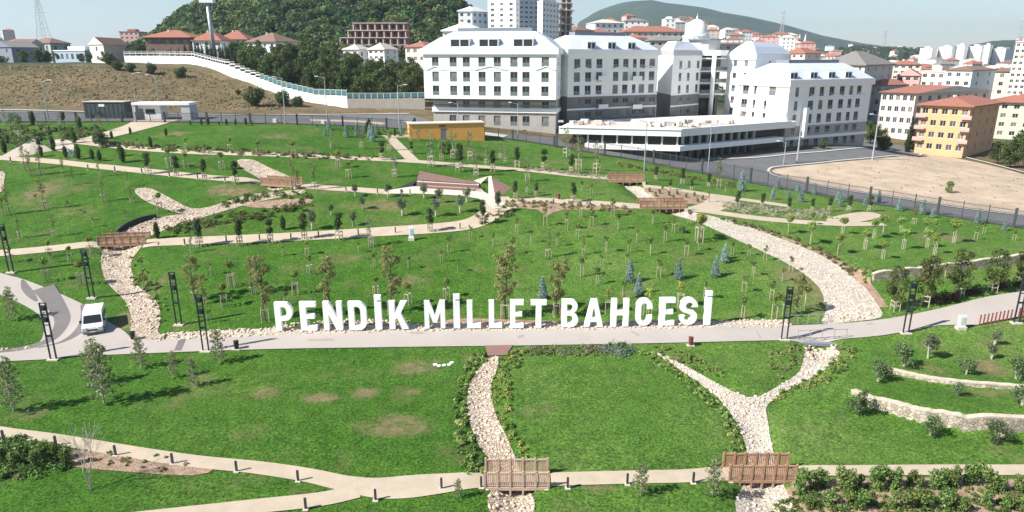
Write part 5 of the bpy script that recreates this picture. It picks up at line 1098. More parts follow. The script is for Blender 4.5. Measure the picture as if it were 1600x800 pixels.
house(1396, 1440, 101, 125, 300, 296, 14, 3, 4, 'cream', 'hip', 'redroof', 'cream house with red roof behind the pink house', roof_rise=2)
house(1440, 1478, 112, 150, 275, 268, 12, 3, 3, 'cream', 'flat', 'quartz', 'cream flat roofed house right of the pink house')
house(1478, 1520, 110, 150, 262, 255, 12, 3, 3, 'white', 'hip', 'brownroof', 'white house with brown roof terrace and slate side wall', side=(1556, 268), roof_rise=1.6)
house(1545, 1590, 112, 150, 290, 285, 12, 3, 3, 'cream', 'hip', 'brownroof', 'cream house with dark brown roof near the right edge', roof_rise=1.8)
house(1588, 1625, 66, 150, 262, 258, 14, 9, 4, 'cream', 'flat', 'cream', 'tall cream tower cut by the right edge', name='apartment_tower', bands=True)
for i, (a, b, c, t_) in enumerate(((1438, 1457, 1468, 76), (1468, 1488, 1500, 74), (1496, 1508, 1515, 71), (1514, 1534, 1548, 73), (1538, 1548, 1552, 71), (1549, 1572, 1586, 77))):
    house(a, b, t_, 106, 800 + 30 * (i % 2) - 20 * i, 780 + 30 * (i % 2) - 20 * i, 22, 11, 4, 'white', 'flat', 'white', f'distant white tower block, {ordn(i)} from left in the right hand row', name='apartment_tower', side=(c, 815 + 30 * (i % 2) - 20 * i), side_cols=3, group='distant row of white tower blocks', sink=20)
# mid cluster behind the dome
house(976, 1070, 50, 75, 420, 425, 20, 3, 10, 'cream', 'hip', 'redroof', 'wide cream terrace with red dormered roof left of the dome', roof_rise=4, group=None)
house(930, 975, 36, 70, 470, 475, 18, 4, 5, 'white', 'hip', 'quartz', 'white apartment house on the slope under the mountain', roof_rise=3)
house(975, 1012, 33, 60, 560, 560, 18, 4, 4, 'white', 'hip', 'greyroof', 'white house with dark roof high on the slope under the mountain', roof_rise=3)
house(1040, 1056, 30, 50, 560, 560, 14, 3, 2, 'white', 'flat', 'white', 'small white flat roofed building above the red terrace')
house(900, 928, 48, 75, 330, 335, 14, 3, 3, 'cream', 'hip', 'brownroof', 'cream house with brown roof left of the skeleton tower view', roof_rise=2.5)
house(926, 962, 52, 78, 345, 350, 14, 2, 4, 'white', 'hip', 'redroof', 'white house with pale red pyramid roof', roof_rise=2.6)
house(978, 1010, 60, 80, 300, 300, 12, 2, 4, 'cream', 'hip', 'redroof', 'low cream house with orange roof just above the complex roof', roof_rise=2)
house(1015, 1060, 64, 84, 290, 290, 14, 2, 4, 'greyw', 'hip', 'greyroof', 'grey roofed house left of the dome drum', roof_rise=2.6)
house(1118, 1200, 70, 90, 290, 296, 14, 2, 6, 'greyw', 'hip', 'brownroof', 'long house with dark brown roof right of the dome', roof_rise=1.2)
# towers
house(716, 738, 18, 60, 330, 330, 14, 4, 2, 'white', 'hip', 'white', 'small white block with arched gable left of the towers', side=(762, 338), side_cols=3, roof_rise=2.5)
house(762, 806, -14, 62, 300, 296, 16, 9, 3, 'white', 'flat', 'white', 'white tower with blue balconies left of the slate tower', name='apartment_tower', side=(812, 302), side_cols=1, sink=10)
house(796, 842, -8, 60, 312, 318, 16, 9, 6, 'blue', 'flat', 'blue', 'blue grey tower in the middle of the tower group', name='apartment_tower', sink=10)
house(840, 848, 4, 62, 292, 286, 12, 7, 1, 'white', 'flat', 'white', 'white slab tower with many small windows', name='apartment_tower', side=(874, 300), side_cols=5, sink=10)
# skeleton tower
r = thing('unfinished_tower', 'bare concrete tower skeleton without walls at the tower group', 'building', W(874, 60, 310)); c = W(883, 60, 312)
for i in range(11): mb = MB(); mb.box((c.x, c.y, c.z - 3 + i * 3), (5.8 + (1.6 if i % 2 else 0), 8, .3)); part('floor_slab', mb, M['conc'], r)
for sx in (-1, 0, 1):
    for sy in (-1, 1): mb = MB(); mb.box((c.x + sx * 2.4, c.y + sy * 3, c.z + 11), (.6, .5, 34)); part('column', mb, M['conc'], r)
mb = MB(); mb.box((c.x, c.y + 1.5, c.z + 11), (4, 1.5, 33)); part('core', mb, M['stonedark'], r)
# construction frame on the hill
rc = thing('unfinished_building', 'stepped concrete frame with red brick infill on the wooded hill', 'building', W(522, 78, 305))
tops = [(522, 552, 60), (536, 565, 52), (545, 575, 43.5), (553, 592, 34.5)]
O = W(521, 78, 305); zlev = [O.z + 3.1 * i for i in range(5)]; steps = [0, 3.3, 7.0, 9.5]; Wd = 33
for lv in range(4):
    x0 = O.x + steps[lv]; y0 = O.y; z = zlev[lv] - 1.0
    mb = MB(); mb.box(((x0 + O.x + Wd) / 2, y0 + 6, z + 3.1), (O.x + Wd - x0 + .8, 12.6, .35)); part('floor_slab', mb, M['conc'], rc)
    mb = MB(); mb.box(((x0 + O.x + Wd) / 2 + .3, y0 + 6.5, z + 1.45), (O.x + Wd - x0 - .8, 10.5, 2.8)); part('infill_wall', mb, M['brick'], rc)
    k = x0
    while k < O.x + Wd + .1: mb = MB(); mb.box((k, y0 + .2, z + 1.45), (.5, .5, 2.9)); mb.box((k, y0 + 12, z + 1.45), (.5, .5, 2.9)); part('column', mb, M['conc'], rc); k += 3.2
    k = x0 + 1.6
    while k < O.x + Wd - 1: mb = MB(); mb.box((k, y0 + 1.2, z + 1.5), (1.3, .1, 1.7)); part('opening', mb, M['darkin'], rc); k += 3.2
mb = MB(); mb.prism([(O.x, O.y), (O.x + Wd, O.y), (O.x + Wd, O.y + 12), (O.x, O.y + 12)], O.z - 9, O.z - .9); part('base', mb, M['conc'], rc)
# hill side houses, left
house(386, 430, 66, 88, 262, 256, 14, 2, 4, 'white', 'hip', 'brownroof', 'white house with red brown roof and dark terrace in the woods', side=(466, 268), roof_rise=3.6, eave=.8)
house(536, 560, 78, 92, 262, 260, 10, 1, 2, 'white', 'hip', 'quartz', 'small white roofed house below the construction frame', roof_rise=2)
house(575, 600, 78, 94, 250, 246, 10, 2, 3, 'white', 'hip', 'quartz', 'white gabled villa in front of the construction frame', side=(622, 258), roof_rise=2.4)
house(633, 664, 74, 98, 262, 258, 12, 2, 3, 'cream', 'hip', 'redroof', 'pale house with pink red roof next to the white block', roof_rise=2.2)
house(300, 345, 64, 85, 262, 262, 12, 2, 3, 'white', 'hip', 'redroof', 'white villa with red roof behind the tall mast', roof_rise=4)
house(340, 386, 62, 85, 285, 285, 12, 2, 4, 'white', 'hip', 'redroof', 'red roofed villa with dormers right of the tall mast', roof_rise=4)
house(226, 296, 59, 90, 262, 262, 14, 2, 5, 'brownroof', 'hip', 'redroof', 'wide house with orange red hipped roof on the hill crest', roof_rise=3, eave=1)
house(139, 161, 70, 98, 262, 255, 12, 2, 1, 'cream', 'gable', 'brownroof', 'cream gabled barn with brown roof on the hill crest', side=(200, 275), side_cols=0, gable=True, roof_rise=2.8)
house(186, 216, 50, 75, 520, 520, 14, 4, 4, 'pink', 'flat', 'redroof', 'pinkish block peeping behind the hill crest')
house(84, 132, 80, 98, 330, 325, 14, 1, 6, 'blue', 'flat', 'white', 'low white and blue shed behind the dry hill')
house(-12, 17, 74, 98, 330, 322, 12, 2, 2, 'slate', 'gable', 'greyroof', 'grey house at the left edge behind the dry hill', gable=True, roof_rise=3)
house(17, 45, 70, 98, 350, 350, 12, 2, 3, 'cream', 'gable', 'brownroof', 'cream house with brown roof near the left edge', roof_rise=3); house(45, 78, 68, 98, 375, 370, 12, 2, 3, 'greyw', 'hip', 'brownroof', 'grey house with brown roof beside the near pylon', roof_rise=3)
# block behind A
house(692, 745, 49, 90, 190, 188, 12, 2, 4, 'white', 'hip', 'white', 'white curved roof rising behind the bright block', roof_rise=2.6)
# far town: many small houses
towns = []
def town(n_, x0, x1, yf, d0, d1, where):
    l = []
    for i in range(n_):
        px = random.uniform(x0, x1); d = random.uniform(d0, d1); az = ray(px, 80); X = d * az[0]; Y = d * CP; z = zb(X, Y); w_ = random.uniform(9, 16); fh = random.randint(2, 5); hh = fh * 3
        l.append((px, X, Y, z, w_, hh, fh))
    l.sort()
    for i, (px, X, Y, z, w_, hh, fh) in enumerate(l):
        r = thing('distant_house', f'small {random.choice(["pale", "light"])} distant house {where}, {ordn(i)} from left', 'house', (X, Y, z), group='distant houses ' + where); a = random.uniform(-.5, .5)
        mb = MB(); mb.box((X, Y, z + hh / 2 - 4), (w_, w_ * .8, hh + 8), a); part('wall', mb, M[random.choice(['white', 'cream', 'white', 'cream', 'greyw', 'pink'])], r)
        mb = MB(); ca, sa = math.cos(a), math.sin(a); q = [Vector((X + x * ca - y * sa, Y + x * sa + y * ca)) for x, y in ((-w_ / 2, -w_ * .4), (w_ / 2, -w_ * .4), (w_ / 2, w_ * .4), (-w_ / 2, w_ * .4))]
        ring_roof(mb, [[(*p, z + hh) for p in inset(q, -.4)], [(*p, z + hh + 2.4) for p in inset(q, w_ * .38)]]); part('roof', mb, M[random.choice(['redroof', 'redroof', 'brownroof', 'greyroof', 'quartz'])], r)
        if d0 < 600:
            for s_ in range(fh):
                for u in (-.3, 0, .3): x, y = u * w_, -w_ * .4 - .02; f, g = window_mesh(1.2, 1.3, 'plain'); o = link('window', f, r, (x * ca - y * sa, x * sa + y * ca, s_ * 3 + 1), a); link('pane', random.choice(g), o)
town(42, 895, 1110, 0, 470, 790, 'on the slope left of the dome'); town(52, 1105, 1300, 0, 420, 900, 'on the slope right of the dome')
town(40, 1280, 1440, 0, 330, 1000, 'below the far wood'); town(50, 1430, 1640, 0, 330, 760, 'before the white tower blocks')
town(20, -40, 130, 0, 420, 1300, 'behind the dry hill'); town(16, 1520, 1620, 0, 1900, 2500, 'on the far right ridge')
town(44, 1110, 1440, 0, 1050, 1800, 'at the foot of the mountain')
# minarets
for i, px in enumerate((1248, 1257)):
    p = W(px, 72, 700); mb = MB(); mb.lathe((p.x, p.y, p.z - 12), [(1, 0), (1, 16), (1.6, 16.2), (1.6, 17), (.8, 17.2), (.8, 20), (.05, 24)], 8); o = thing('minaret', f"slim white minaret, {['left', 'right'][i]} of the pair", 'minaret', p); part('shaft', mb, M['white'], o)

# ------------------------------------------------------------------ forest and wood
def forest(name, n_, x0, x1, d0, d1, label, size=(5, 9), pal=None, leafs=150):
    V, C = [], []; pal = np.array(pal or [(.04, .068, .022), (.055, .088, .026), (.034, .056, .02), (.08, .10, .034)])
    for i in range(n_):
        px = random.uniform(x0, x1); d = math.exp(random.uniform(math.log(d0), math.log(d1))); r_ = ray(px, 60); X, Y = d * r_[0], d * CP; z = zb(X, Y)
        if name == 'forest' and ((500 < px < 660 and d < 332) or (px > 690 and d < 345) or (px < 520 and d < 300)): continue
        h = random.uniform(*size); rad_ = h * random.uniform(.38, .55); k = leafs; dd = rng.normal(size=(k, 3)); dd /= np.linalg.norm(dd, axis=1)[:, None]; dd[:, 2] = np.abs(dd[:, 2]) * 1.0 - .25
        lob = 1 + .25 * np.sin(dd[:, 0] * 5 + i) * np.cos(dd[:, 1] * 6 + i * 2); p_ = np.array([X, Y, z + h * .62]) + dd * np.array([rad_, rad_, h * .40]) * (lob * (.8 + .25 * rng.random(k)))[:, None]
        nr = dd + rng.normal(size=(k, 3)) * .45; nr /= np.linalg.norm(nr, axis=1)[:, None]; a = np.cross(nr, rng.normal(size=(k, 3))); a /= np.linalg.norm(a, axis=1)[:, None]; b = np.cross(nr, a); s_ = h * .085 * (.7 + .6 * rng.random(k))[:, None]
        V.append(np.stack([p_ - a * s_, p_ - b * s_, p_ + a * s_, p_ + b * s_], 1).reshape(-1, 3)); c = pal[random.randrange(len(pal))] * random.uniform(.55, 1.5) * np.array([random.uniform(.85, 1.25), 1, random.uniform(.8, 1.2)]); C.append(np.repeat(c[None] * (.75 + .5 * rng.random((k, 1))), 4, 0))
    V = np.concatenate(V); C = np.concatenate(C); o = link(name, raw_mesh(name, V, np.arange(len(V)).reshape(-1, 4), C)); tag(o, label, 'forest', kind='stuff')
forest('forest', 3000, 236, 800, 292, 452, 'dense dark green pine forest covering the hill', (6.0, 9.5))
forest('far_wood', 500, 1270, 1450, 1000, 1500, 'far dark wood on the right skyline', (8, 14), leafs=60)
forest('town_greenery', 260, 880, 1440, 330, 900, 'green trees among the distant houses', (4, 8), leafs=80)
forest('town_greenery', 120, -60, 140, 300, 800, 'trees among the houses behind the dry hill', (4, 7), leafs=80)
def grp(kind, lst, where, group):
    lst = sorted(lst)
    for i, (px, py, d, ht) in enumerate(lst):
        p = W(px, py, d); p.z = zb(p.x, p.y) - .2; o = place_tree(kind, p, ht)
        tag(o, f'{KIND[kind][1]} {where}, {ordn(i)} from left', 'tree', group)
wood = [(px, 130, d, h) for px, d, h in [(395, 215, 10), (412, 222, 9), (430, 206, 9.5), (447, 216, 10), (462, 202, 9), (480, 212, 10), (497, 198, 9), (512, 208, 10), (528, 194, 9.5), (545, 204, 10), (560, 192, 9), (577, 202, 10.5), (592, 190, 9), (610, 200, 10), (626, 188, 9), (640, 196, 10), (655, 188, 9.5), (388, 222, 8), (403, 214, 8.5), (421, 206, 9), (437, 200, 8), (455, 224, 10), (470, 226, 10), (490, 224, 10), (520, 222, 9.5), (535, 192, 7.5), (552, 218, 9), (570, 184, 8), (585, 216, 9), (605, 183, 7.5), (618, 214, 9), (632, 182, 7.5), (648, 212, 9), (507, 194, 7), (485, 198, 8), (405, 240, 9), (440, 238, 9), (475, 236, 9), (505, 234, 9), (540, 232, 8), (600, 228, 8), (640, 226, 9), (370, 235, 8), (672, 215, 9), (560, 240, 7)]]
grp('bigtree', wood, 'in the wood behind the glass fence', 'trees in the wood behind the glass fence')
grp('cypress', [(px, 100, d, h) for px, d, h in [(292, 240, 7), (313, 234, 7), (332, 228, 7.5), (350, 222, 7), (368, 218, 7), (380, 214, 8), (394, 212, 8), (300, 240, 7), (308, 238, 7.5), (318, 236, 7), (326, 240, 8), (338, 234, 7.5), (346, 232, 8), (356, 230, 7), (364, 228, 7.5), (374, 226, 7), (385, 222, 8), (270, 244, 6), (258, 246, 5.5), (282, 244, 6), (420, 206, 9), (452, 198, 9), (520, 190, 8), (600, 185, 8), (575, 187, 7)]], 'above the white hill wall', 'conifers above the white hill wall')
grp('bigtree', [(px, py, d, h) for px, py, d, h in [(212, 95, 250, 7), (238, 95, 248, 6), (38, 98, 238, 5), (60, 98, 238, 5.5), (76, 98, 240, 5), (140, 98, 240, 4), (164, 98, 240, 4.5), (128, 98, 240, 3.5), (1375, 205, 190, 6.5), (1362, 205, 200, 7), (1385, 212, 186, 5), (1580, 250, 165, 8), (1600, 248, 170, 9), (1560, 246, 172, 6), (1625, 255, 160, 9), (0, 98, 255, 4)]], 'at the rim of the view', 'mature trees around the edges')
grp('cypress', [(1422, 218, 195, 10), (1420, 222, 190, 5)], 'left of the orange house', 'conifers near the orange house')
# bushes on the dry hill
for i, (px, py, h, w_) in enumerate(((183, 110, 2.6, 4), (205, 112, 2.2, 3), (235, 115, 2.8, 3.4), (283, 121, 2.6, 1.5), (399, 165, 4, 4), (445, 165, 3.5, 3.5), (465, 167, 2.4, 2.6), (372, 148, 1.2, 1.2), (172, 102, 3, 3), (1285, 232, 1.5, 3))):
    p = G(px, py); o = place_tree('dense', p, h * 1.3); tag(o, f'dark bush on the dry hillside, {ordn(i) if i < 9 else "last"} noted from the crest' if px < 1000 else 'dark bush by the right block base', 'bush', 'bushes on dry ground')
    o['label'] = ['rusty bush on the hill crest', 'brown bush beside the rusty crest bush', 'round dark bush under the white hill wall', 'small isolated bush right on the dry slope', 'large bush at the foot of the dry slope', 'bush before the white hill wall foot', 'low bush right of the foot bushes', 'tiny bush on the right of the dry slope', 'green bush at the barn end of the crest', 'dark bush on soil by the right block base'][i]

# ------------------------------------------------------------------ sign letters
def arc(cx, cy, rx, ry, a0, a1, n_=8): return [(cx + rx * math.cos(rad(a0 + (a1 - a0) * i / n_)), cy + ry * math.sin(rad(a0 + (a1 - a0) * i / n_))) for i in range(n_ + 1)]
# each glyph: list of loops in a box of width w and height 1 (outer loop first, then holes) or separate solids
t_ = .20
def gl(ch):
    if ch == 'P': return .60, [([(0, 0), (t_, 0), (t_, .36)] + [(.36, .36)] + arc(.36, .68, .24, .32, -90, 90)[1:-1] + [(.36, 1), (0, 1)], [[(t_, .52), (t_, .84)] + [(.31, .84)] + arc(.31, .68, .10, .16, 90, -90)[1:-1] + [(.31, .52)]])]
    if ch == 'E': return .52, [([(0, 0), (.52, 0), (.52, .17), (t_, .17), (t_, .42), (.46, .42), (.46, .58), (t_, .58), (t_, .83), (.52, .83), (.52, 1), (0, 1)], [])]
    if ch == 'N': return .64, [([(0, 0), (.18, 0), (.18, .55), (.44, 0), (.64, 0), (.64, 1), (.46, 1), (.46, .45), (.20, 1), (0, 1)], [])]
    if ch == 'D': return .62, [([(0, 0), (.34, 0)] + arc(.34, .30, .28, .30, -90, 0)[1:] + arc(.34, .70, .28, .30, 0, 90)[:-1] + [(.34, 1), (0, 1)], [[(t_, .17), (t_, .83), (.30, .83)] + arc(.30, .68, .12, .15, 90, 0)[1:] + arc(.30, .32, .12, .15, 0, -90)[:-1] + [(.30, .17)]])]
    if ch == 'K': return .66, [([(0, 0), (t_, 0), (t_, .32), (.27, .42), (.43, 0), (.66, 0), (.40, .58), (.62, 1), (.40, 1), (t_, .60), (t_, 1), (0, 1)], [])]
    if ch == 'M': return .76, [([(0, 0), (.17, 0), (.17, .60), (.31, .22), (.45, .22), (.59, .60), (.59, 0), (.76, 0), (.76, 1), (.57, 1), (.38, .50), (.19, 1), (0, 1)], [])]
    if ch == 'L': return .50, [([(0, 0), (.50, 0), (.50, .18), (t_, .18), (t_, 1), (0, 1)], [])]
    if ch == 'T': return .56, [([(.18, 0), (.38, 0), (.38, .83), (.56, .83), (.56, 1), (0, 1), (0, .83), (.18, .83)], [])]
    if ch == 'B': return .62, [([(0, 0), (.36, 0)] + arc(.36, .27, .26, .27, -90, 70)[1:] + arc(.36, .76, .23, .24, -60, 90)[:-1] + [(.36, 1), (0, 1)], [[(t_, .16), (t_, .42), (.31, .42)] + arc(.31, .29, .10, .13, 90, -90)[1:-1] + [(.31, .16)], [(t_, .59), (t_, .84), (.31, .84)] + arc(.31, .715, .09, .125, 90, -90)[1:-1] + [(.31, .59)]])]
    if ch == 'A': return .70, [([(0, 0), (.20, 0), (.24, .18), (.46, .18), (.50, 0), (.70, 0), (.46, 1), (.24, 1)], [[(.28, .35), (.35, .72), (.42, .35)]])]
    if ch == 'H': return .64, [([(0, 0), (t_, 0), (t_, .41), (.44, .41), (.44, 0), (.64, 0), (.64, 1), (.44, 1), (.44, .59), (t_, .59), (t_, 1), (0, 1)], [])]
    if ch == 'C': return .60, [(arc(.30, .70, .30, .30, 0, 180) + arc(.30, .30, .30, .30, 180, 360) + [(.60, .38), (.40, .38)] + arc(.30, .30, .10, .13, 0, -180) + arc(.30, .70, .10, .13, 180, 0) + [(.40, .62), (.60, .62)], [])]
    if ch == 'S': return .60, [([(.60, .66)] + arc(.30, .70, .30, .30, 0, 180)[0:] + arc(.30, .66, .30, .22, 180, 235, 4) + [(.30, .42)] + arc(.28, .30, .12, .13, 50, -180, 8) + [(.20, .34), (0, .34)][0:2] + arc(.30, .30, .30, .30, 180, 360) + arc(.30, .34, .30, .22, 0, 55, 4) + [(.30, .58)] + arc(.32, .70, .12, .13, 230, 0, 8) + [(.40, .66)], [])]
    if ch == 'I': return .20, [([(0, 0), (.20, 0), (.20, 1), (0, 1)], []), ([(0, 1.06), (.20, 1.06), (.20, 1.22), (0, 1.22)], [])]
from mathutils.geometry import tessellate_polygon
def letter(ch, x0, x1, yb_, yt, word, nth, dep=.45):
    p = G(x0, yb_); q = G(x1, yb_); z = max(zb(p.x, p.y), zb(q.x, q.y)) + .16; hh = zat(yt, p.y) - zat(yb_, p.y); wd = (q - p).length
    w_, shapes = gl(ch); root = thing('sign_letter', None, 'letter', (p.x, p.y, z), math.atan2(q.y - p.y, q.x - p.x), 'white letters of the big park sign')
    sx = wd / w_
    mb = MB()
    for outer, holes in shapes:
        loops = [[Vector((x * sx, 0, y * hh)) for x, y in l] for l in [outer] + holes]; tri = tessellate_polygon([[Vector((v.x, v.z, 0)) for v in l] for l in loops]); flat = [v for l in loops for v in l]
        for f in tri:
            a, b, c = (flat[i] for i in f)
            if (b - a).cross(c - a).y > 0: a, c = c, a
            mb.face([a, b, c]); mb.face([c + Vector((0, dep, 0)), b + Vector((0, dep, 0)), a + Vector((0, dep, 0))])
        for l in loops:
            for i in range(len(l)): a, b = l[i], l[(i + 1) % len(l)]; mb.face([b, a, a + Vector((0, dep, 0)), b + Vector((0, dep, 0))], 0)
    link('letter_body', mb.mesh('letter_body', M['letter']), root)
    for u in (.15, .85): mb = MB(); mb.box((wd * u, dep / 2, -.2), (.12, .3, .40)); link('mount', mb.mesh('mount', M['steel']), root)
    return root
LET = [('P', 432, 459.5, 519.5, 475.5, 'PENDİK', 'first'), ('E', 471, 496, 519, 475, 'PENDİK', 'second'), ('N', 507, 536, 518.5, 474.5, 'PENDİK', 'third'), ('D', 546, 574, 518.5, 474.5, 'PENDİK', 'fourth'), ('I', 587, 597.5, 517.5, 474.5, 'PENDİK', 'fifth'), ('K', 609, 639, 517, 474, 'PENDİK', 'last'),
    ('M', 664, 696, 516, 473.5, 'MİLLET', 'first'), ('I', 709, 719, 515.5, 473, 'MİLLET', 'second'), ('L', 730, 751.5, 515.5, 473, 'MİLLET', 'third'), ('L', 764, 784.5, 515, 472.5, 'MİLLET', 'fourth'), ('E', 797, 818, 515, 472, 'MİLLET', 'fifth'), ('T', 829, 853.5, 514.5, 472, 'MİLLET', 'last'),
    ('B', 877, 903, 513.5, 471, 'BAHCESİ', 'first'), ('A', 912, 942, 513, 470.5, 'BAHCESİ', 'second'), ('H', 954, 981.5, 512.5, 470, 'BAHCESİ', 'third'), ('C', 992, 1018, 511.5, 469, 'BAHCESİ', 'fourth'), ('E', 1029, 1053, 511, 468.5, 'BAHCESİ', 'fifth'), ('S', 1060, 1088, 510.5, 468, 'BAHCESİ', 'sixth'), ('I', 1099.5, 1109.5, 510, 467.5, 'BAHCESİ', 'last')]
for l in LET: r = letter(*l); r['label'] = f"white standing letter {'İ' if l[0] == 'I' else l[0]}, {l[6]} letter of the word {l[5]}"

# ------------------------------------------------------------------ bridges
def bridge(a, b, n_, label, rail=1.05, wid=1.9, m='wood', arch=0):
    """timber footbridge: a, b = near rail ends on the survey sheet"""
    p, q = G(*a), G(*b); z = max(p.z, q.z) + .12; p.z = q.z = z; d = (q - p); L = d.length; d.normalize(); nn = Vector((-d.y, d.x, 0))
    if nn.y < 0: nn = -nn
    r = thing('footbridge', label, 'bridge', p, group='timber footbridges over the streams'); mb = MB(); k = 0
    while k < L: mb.box(tuple(p + d * (k + .09) + nn * wid / 2), (.16, wid, .06), math.atan2(d.y, d.x)); k += .18
    part('deck', mb, M['woodpale'], r)
    for s_ in (0, wid):
        mb = MB(); o = nn * s_; mb.bar(p + o + Vector((0, 0, -.12)), q + o + Vector((0, 0, -.12)), .12, .22); part('beam', mb, M[m], r)
        mb = MB(); mb.bar(p + o + Vector((0, 0, rail)), q + o + Vector((0, 0, rail)), .12, .08); mb.bar(p + o + Vector((0, 0, .12)), q + o + Vector((0, 0, .12)), .06, .08)
        k = .12
        while k < L: c = p + o + d * k; mb.bar(c + Vector((0, 0, .14)), c + Vector((0, 0, rail - .03)), .085, .03); k += .125
        part('railing', mb, M[m], r)
        for i in range(n_ + 1): c = p + o + d * (L * i / n_); mb = MB(); mb.box((c.x, c.y, z + rail / 2 - .25), (.13, .13, rail + .75), math.atan2(d.y, d.x)); part('post', mb, M[m], r)
    for e in (p, q): mb = MB(); mb.box(tuple(e + nn * wid / 2 + Vector((0, 0, -.5))), (.5, wid + .3, .75), math.atan2(d.y, d.x)); part('abutment', mb, M['conc'], r)
    return r
bridge((757.5, 763.5), (857, 763.5), 5, 'timber footbridge with pale slatted rails over the central stream', m='woodpale', wid=1.55)
bridge((1139, 752), (1243, 752), 6, 'timber footbridge with brown rails over the forked stream', wid=1.45)
bridge((154, 387), (228, 382), 6, 'long timber footbridge over the left stream', wid=1.8)
bridge((408, 289), (462, 295), 4, 'small timber footbridge above the planting at upper left', wid=1.8)
bridge((952, 284), (1006, 289), 5, 'upper right timber footbridge beside the pale grasses', wid=1.8)
bridge((1000, 326), (1072, 331), 7, 'timber footbridge at the head of the pale stream', wid=2.0)
# road bridge with steel railings
p, q = G(1262, 535), G(1312, 534); z = zb(p.x, p.y) + .1; r = thing('road_bridge', 'small concrete road bridge with thin steel railings', 'bridge', (p.x, p.y, z))
mb = MB(); mb.bar((p.x - 1.2, p.y - .15, z - .12), (q.x + 1.0, q.y - .15, z - .12), .5, .3); part('edge_beam', mb, M['slate'], r)
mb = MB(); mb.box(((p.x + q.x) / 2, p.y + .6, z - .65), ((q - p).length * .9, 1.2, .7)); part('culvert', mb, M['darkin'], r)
for (a, b) in (((1246, 531), (1322, 529)), ((1230, 507), (1293, 505))):
    A, B = G(*a), G(*b); mb = MB()
    for h_ in (1.0,): mb.bar(A + Vector((0, 0, h_)), B + Vector((0, 0, h_)), .06, .05)
    mb.bar(A + Vector((0, 0, .12)), B + Vector((0, 0, .12)), .04, .04)
    for i in range(5): c = A.lerp(B, i / 4); mb.box((c.x, c.y, c.z + .5), (.05, .05, 1.05))
    part('railing', mb, M['wframe'], r)

# ------------------------------------------------------------------ lamp towers
def lamp_tower(base, top, label, halfw=.27):
    p = G(*base); hh = zat(top[1], p.y) - p.z; r = thing('lamp_tower', label, 'lamp', p, group='twin post lamp towers')
    for s_ in (-1, 1): mb = MB(); mb.box((p.x + s_ * halfw, p.y, p.z + hh / 2), (.09, .14, hh)); part('post', mb, M['steel'], r)
    mb = MB()
    for f in (.42, .44, .62, .70, .80, 1.0): mb.box((p.x, p.y, p.z + hh * f - .04), (halfw * 2 - .09, .10, .07))
    part('rung', mb, M['steel'], r)
    for f in (.93, .73): mb = MB(); mb.box((p.x, p.y, p.z + hh * f - .12), (halfw * 2 - .14, .22, hh * .085)); mb.box((p.x, p.y - .13, p.z + hh * f - .12), (halfw * 1.2, .06, hh * .05)); part('lamp_head', mb, [M['steel']], r)
    mb = MB(); mb.box((p.x, p.y, p.z + .03), (1.0, .6, .16)); part('footing', mb, M['quartz'], r)
for b, t, l in (((84, 562), (70, 473), 'black lamp tower at the road edge left of the van'), ((280, 508), (270, 425), 'black lamp tower on the lawn right of the left stream'), ((322, 549), (310, 460), 'black lamp tower at the road edge left of letter P'), ((144, 466), (133, 390), 'black lamp tower on the lawn above the van'), ((18, 426), (3, 350), 'black lamp tower at the far left edge'),
    ((1225, 531), (1233, 448), 'black lamp tower beside the road bridge'), ((1415, 521), (1427, 439), 'black lamp tower at the road edge right of the bridge'), ((1588, 505), (1602, 428), 'black lamp tower at the right edge by the red posts')): lamp_tower(b, t, l)
# street lamps
def street_lamp(px, yb_, yt, d, label, arm=1.4, th=.09, side=1):
    p = W(px, yb_, d); g = zb(p.x, p.y); hh = zat(yt, p.y) - g; r = thing('street_lamp', label, 'street lamp', (p.x, p.y, g), group='tall galvanised street lamps')
    mb = MB(); mb.tube((p.x, p.y, g - .2), (p.x, p.y, g + hh), th * 1.5, th * .8, 8); part('pole', mb, M['galv'], r)
    mb = MB(); mb.tube((p.x, p.y, g + hh - .1), (p.x + side * arm, p.y, g + hh + .25), .05, .04, 6); part('arm', mb, M['galv'], r)
    mb = MB(); mb.box((p.x + side * (arm + .2), p.y, g + hh + .25), (.7, .3, .14)); part('lamp_head', mb, M['blanc'], r)
for a in ((75, 180, 127, 140, 'street lamp with white head left of the dark green cabin'), (213, 165, 115, 155, 'thin street lamp above the cabin'), (248, 165, 118, 155, 'thin street lamp above the gatehouse'), (511, 180, 121, 142, 'street lamp before the white hill wall'), (445, 175, 122, 146, 'street lamp left of the glass fence'), (624, 196, 134, 143, 'street lamp left of the bright block'),
    (716, 196, 162, 146, 'street lamp before the bright block lower floors'), (809, 208, 162, 142, 'street lamp right half of the bright block'), (1007, 256, 190, 126, 'street lamp in front of the podium left wing'), (1107, 258, 195, 132, 'street lamp in front of the podium right wing'), (1225, 250, 222, 142, 'short street lamp at the podium end'),
    (1246, 246, 192, 144, 'thick street lamp before the right block'), (1364, 243, 180, 150, 'street lamp at the dirt lot corner')): street_lamp(*a[:4], a[4], side=random.choice((-1, 1)), th=.14 if a[0] in (1246, 1364) else .08)
# tall mast
p = W(333, 66, 232); r = thing('tall_mast', 'tall thick mast with white box head above the red roofs', 'mast', (p.x, p.y, p.z - 2)); zt = zat(5, p.y)
mb = MB(); mb.tube((p.x, p.y, p.z - 4), (p.x - .4, p.y, zt), .7, .6, 12); part('pole', mb, M['galv'], r, True); mb = MB(); mb.box((p.x - .4, p.y, zt + .9), (4.6, 2.2, 1.6)); part('head', mb, M['blanc'], r)
